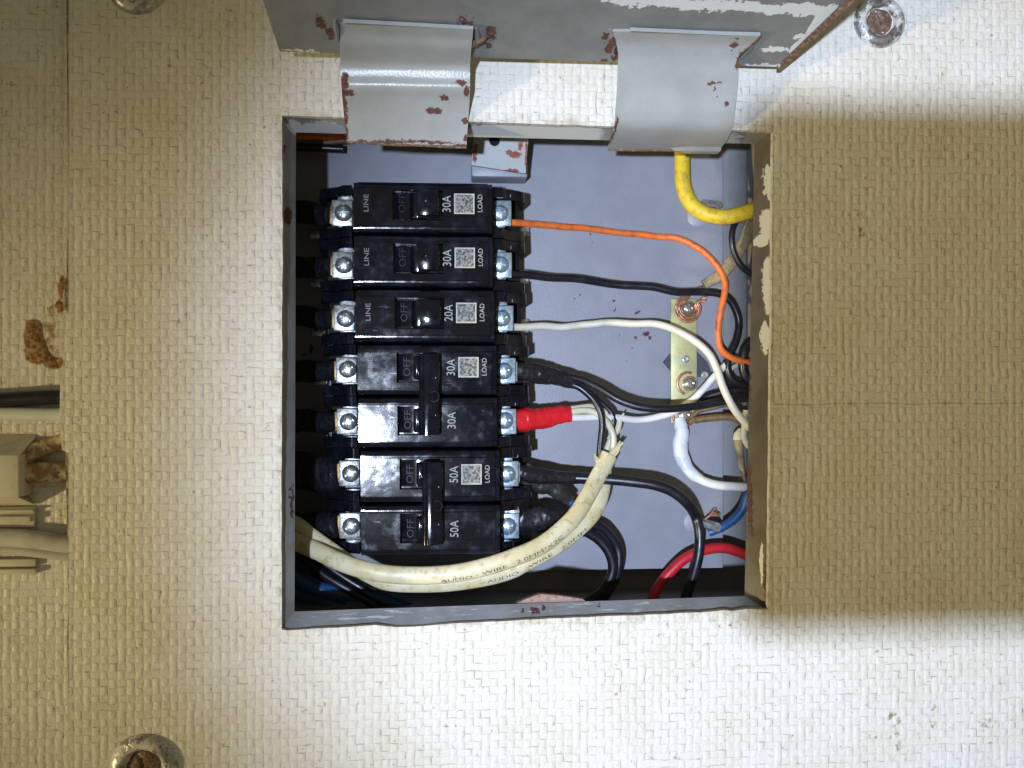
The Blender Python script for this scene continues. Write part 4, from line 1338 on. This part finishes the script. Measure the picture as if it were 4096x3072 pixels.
# ------------------------------------------------------------------ wires at the left and bottom of the box
wire('orange_stub_wire', [(1020, 560, 600), (1180, 549, 590), (1280, 545, 585), (1390, 540, 580), (1500, 528, 590)], 26, 'orange', 'short length of orange wire under the top left corner', None, 'wire')
wire('black_stub_wire', [(1020, 592, 620), (1180, 588, 620), (1290, 592, 620), (1372, 596, 625)], 32, 'black_wire', 'cut black wire end under the top left corner', None, 'wire')
wire('brown_stub_wire', [(1290, 572, 630), (1350, 566, 630), (1420, 560, 635)], 24, 'brown_wire', 'brown wire end beside the left hinge strap', None, 'wire')
wire('blue_supply_wire', [(1040, 2200, 560), (1180, 2300, 540), (1260, 2350, 530), (1360, 2372, 530), (1500, 2385, 540), (1640, 2440, 560)], 62, 'blue_wire', 'thick blue wire in the shade at the lower left', None, 'wire')
wire('blue_supply_wire', [(1040, 2260, 600), (1180, 2358, 590), (1260, 2388, 580), (1380, 2430, 580)], 58, 'blue_wire', 'second blue wire right in the lower left corner', None, 'wire')
wire('black_supply_wire', [(1060, 2120, 600), (1200, 2220, 560), (1300, 2300, 520), (1400, 2360, 500), (1500, 2420, 500)], 40, 'black_wire', 'black wire slanting down under the white cables, left one', None, 'wire')
wire('black_supply_wire', [(1060, 2060, 620), (1220, 2190, 580), (1350, 2290, 545), (1460, 2360, 530), (1560, 2430, 530)], 40, 'black_wire', 'black wire slanting down under the white cables, right one', None, 'wire')

# ------------------------------------------------------------------ cup washers with rusty screws on the panel


def cup(px, py, r, label, seed):
    c = P(px, py, 0)
    e = empty('panel_screw', c, label, 'screw', 'cup washer screws on the panel')
    G().lathe(c, [(r + 3, -6), (r + 2, 2), (r - 4, 12), (r * .86, 22), (r * .74, 27), (r * .64, 25), (r * .58, 16), (r * .56, 2), (r * .52, -2)], 48).build('cup_washer', 'cup', e, 70)
    v, f = [], []
    n, m_ = 30, 10
    for i in range(m_ + 1):
        q = i / m_
        for k in range(n):
            t = 2 * math.pi * k / n
            x, z = q * math.cos(t), q * math.sin(t)
            h = 12 * (1 - q ** 3 * .9) + 4 * mnoise.noise((x * 4 + seed, z * 4, 0))
            if abs(x * .97 + z * .22) < .08:
                h -= 7
            v.append(c + Vector((x * r * .53, -h + 2, z * r * .53)))
    for i in range(m_):
        for k in range(n):
            f.append([i * n + k, i * n + (k + 1) % n, (i + 1) * n + (k + 1) % n, (i + 1) * n + k])
    G().add(v, f).build('screw_head', 'rust', e, 60)


cup(3517, 88, 106, 'rusty screw in a chrome cup washer at the upper right', 1)
cup(548, -58, 112, 'rusty screw in a cup washer cut off by the top edge', 5)
cup(575, 3068, 128, 'rusty screw in a cup washer at the lower left', 9)

# ------------------------------------------------------------------ cables and clips on the wall at the far left
wire('black_wall_cable', [(-300, 1620, 28), (0, 1600, 28), (120, 1592, 28), (240, 1588, 32), (420, 1588, 44)], 58, 'black_wire', 'black cable entering behind the left panel edge', None, 'cable', .9)
wire('white_wall_cable', [(-300, 1650, 32), (0, 1654, 32), (240, 1658, 34), (420, 1660, 42)], 54, 'pale_cable', 'pale grey cable just below the black one at the left edge', None, 'cable', .8)
wire('stained_cable', [(-60, 1880, 20), (60, 1845, 22), (150, 1800, 24), (250, 1768, 40), (420, 1740, 48)], 66, 'stained', 'rust stained cable leaving the upper side of the left clip', None, 'cable', .7)
wire('stained_cable', [(-60, 1905, 20), (60, 1900, 22), (170, 1888, 24), (265, 1888, 40), (420, 1890, 48)], 84, 'stained', 'brown stained cable leaving the middle of the left clip', None, 'cable', .6)
e = empty('twin_cable', P(130, 2180, 40), 'grey flat twin cable at the left edge below the clip', 'cable')
wire_part('core_sheath', [(-300, 2150, 26), (0, 2152, 26), (140, 2160, 26), (268, 2178, 36), (420, 2190, 46)], 76, 'grey_cable', e, .7)
wire_part('core_sheath', [(-300, 2196, 28), (0, 2198, 28), (140, 2208, 28), (268, 2222, 38), (420, 2232, 46)], 44, 'grey_cable', e, .9)
e = empty('cable_clip', P(60, 1900, 60), 'yellowed white plastic cover clamping the stained cables', 'cable clip')
G().pbox(-140, 74, 1820, 1992, -52, 60, 4).build('cover', 'clip', e)
a4, b4 = [(-140, 1736, 58), (142, 1736, 58), (142, 1750, 52), (74, 1822, -50), (-140, 1822, -50)], None
v4 = PP(a4)
G().add(v4 + [P(-140, 1800, 59), P(120, 1800, 59)], [[0, 1, 2, 3, 4], [1, 6, 2], [2, 6, 3], [0, 5, 6, 1]]).build('upper_slope', 'clip', e)
v5 = PP([(-140, 1990, -50), (72, 1990, -50), (140, 2020, 52), (-140, 2022, 54)])
G().add(v5 + PP([(74, 1960, 58), (-140, 1960, 58)]), [[0, 1, 2, 3], [1, 4, 2], [3, 2, 4, 5]]).build('lower_slope', 'clip', e)
e = empty('cable_saddle', P(60, 2170, 60), 'yellowed plastic saddle base under the grey twin cable', 'cable clip')
G().pbox(-140, 138, 2030, 2112, 42, 60, 4).build('base_rail', 'clip', e)
G().pbox(-140, 132, 2040, 2050, 30, 44, 2).build('rib', 'clip', e)
G().pbox(-140, 120, 2066, 2090, 26, 44, 3).build('rib', 'clip', e)
G().pbox(-140, 142, 2236, 2270, 40, 60, 4).build('base_rail', 'clip', e)
G().pbox(-140, 142, 2276, 2300, 34, 60, 4).build('rib', 'clip', e)

# ------------------------------------------------------------------ the phone that takes the picture shades the right of the panel
PD = -(D + 30)


def shade(px, py):
    w = P(px, py, 0)
    t = (PD - LIGHT.y) / (w.y - LIGHT.y)
    return LIGHT + (w - LIGHT) * t


a, c = shade(2945, 2535), shade(4260, 445)
b = bmesh.new()
vs = []
rad = 70
for (cx, cz, a0) in ((c.x - rad, c.z - rad, 0), (a.x + rad, c.z - rad, 90), (a.x + rad, a.z + rad, 180), (c.x - rad, a.z + rad, 270)):
    for k in range(7):
        t = math.radians(a0 + k * 15)
        vs.append((cx + rad * math.cos(t), PD, cz + rad * math.sin(t)))
n = len(vs)
g = G().add(vs + [(x, y - 72, z) for x, y, z in vs], [list(range(n)), list(range(2 * n - 1, n - 1, -1))] + [[i, (i + 1) % n, n + (i + 1) % n, n + i] for i in range(n)])
e = empty('phone', ((a.x + c.x) / 2, PD, a.z), 'dark smartphone held in front of the panel beside the lens', 'phone')
g.build('phone_body', 'phone', e)
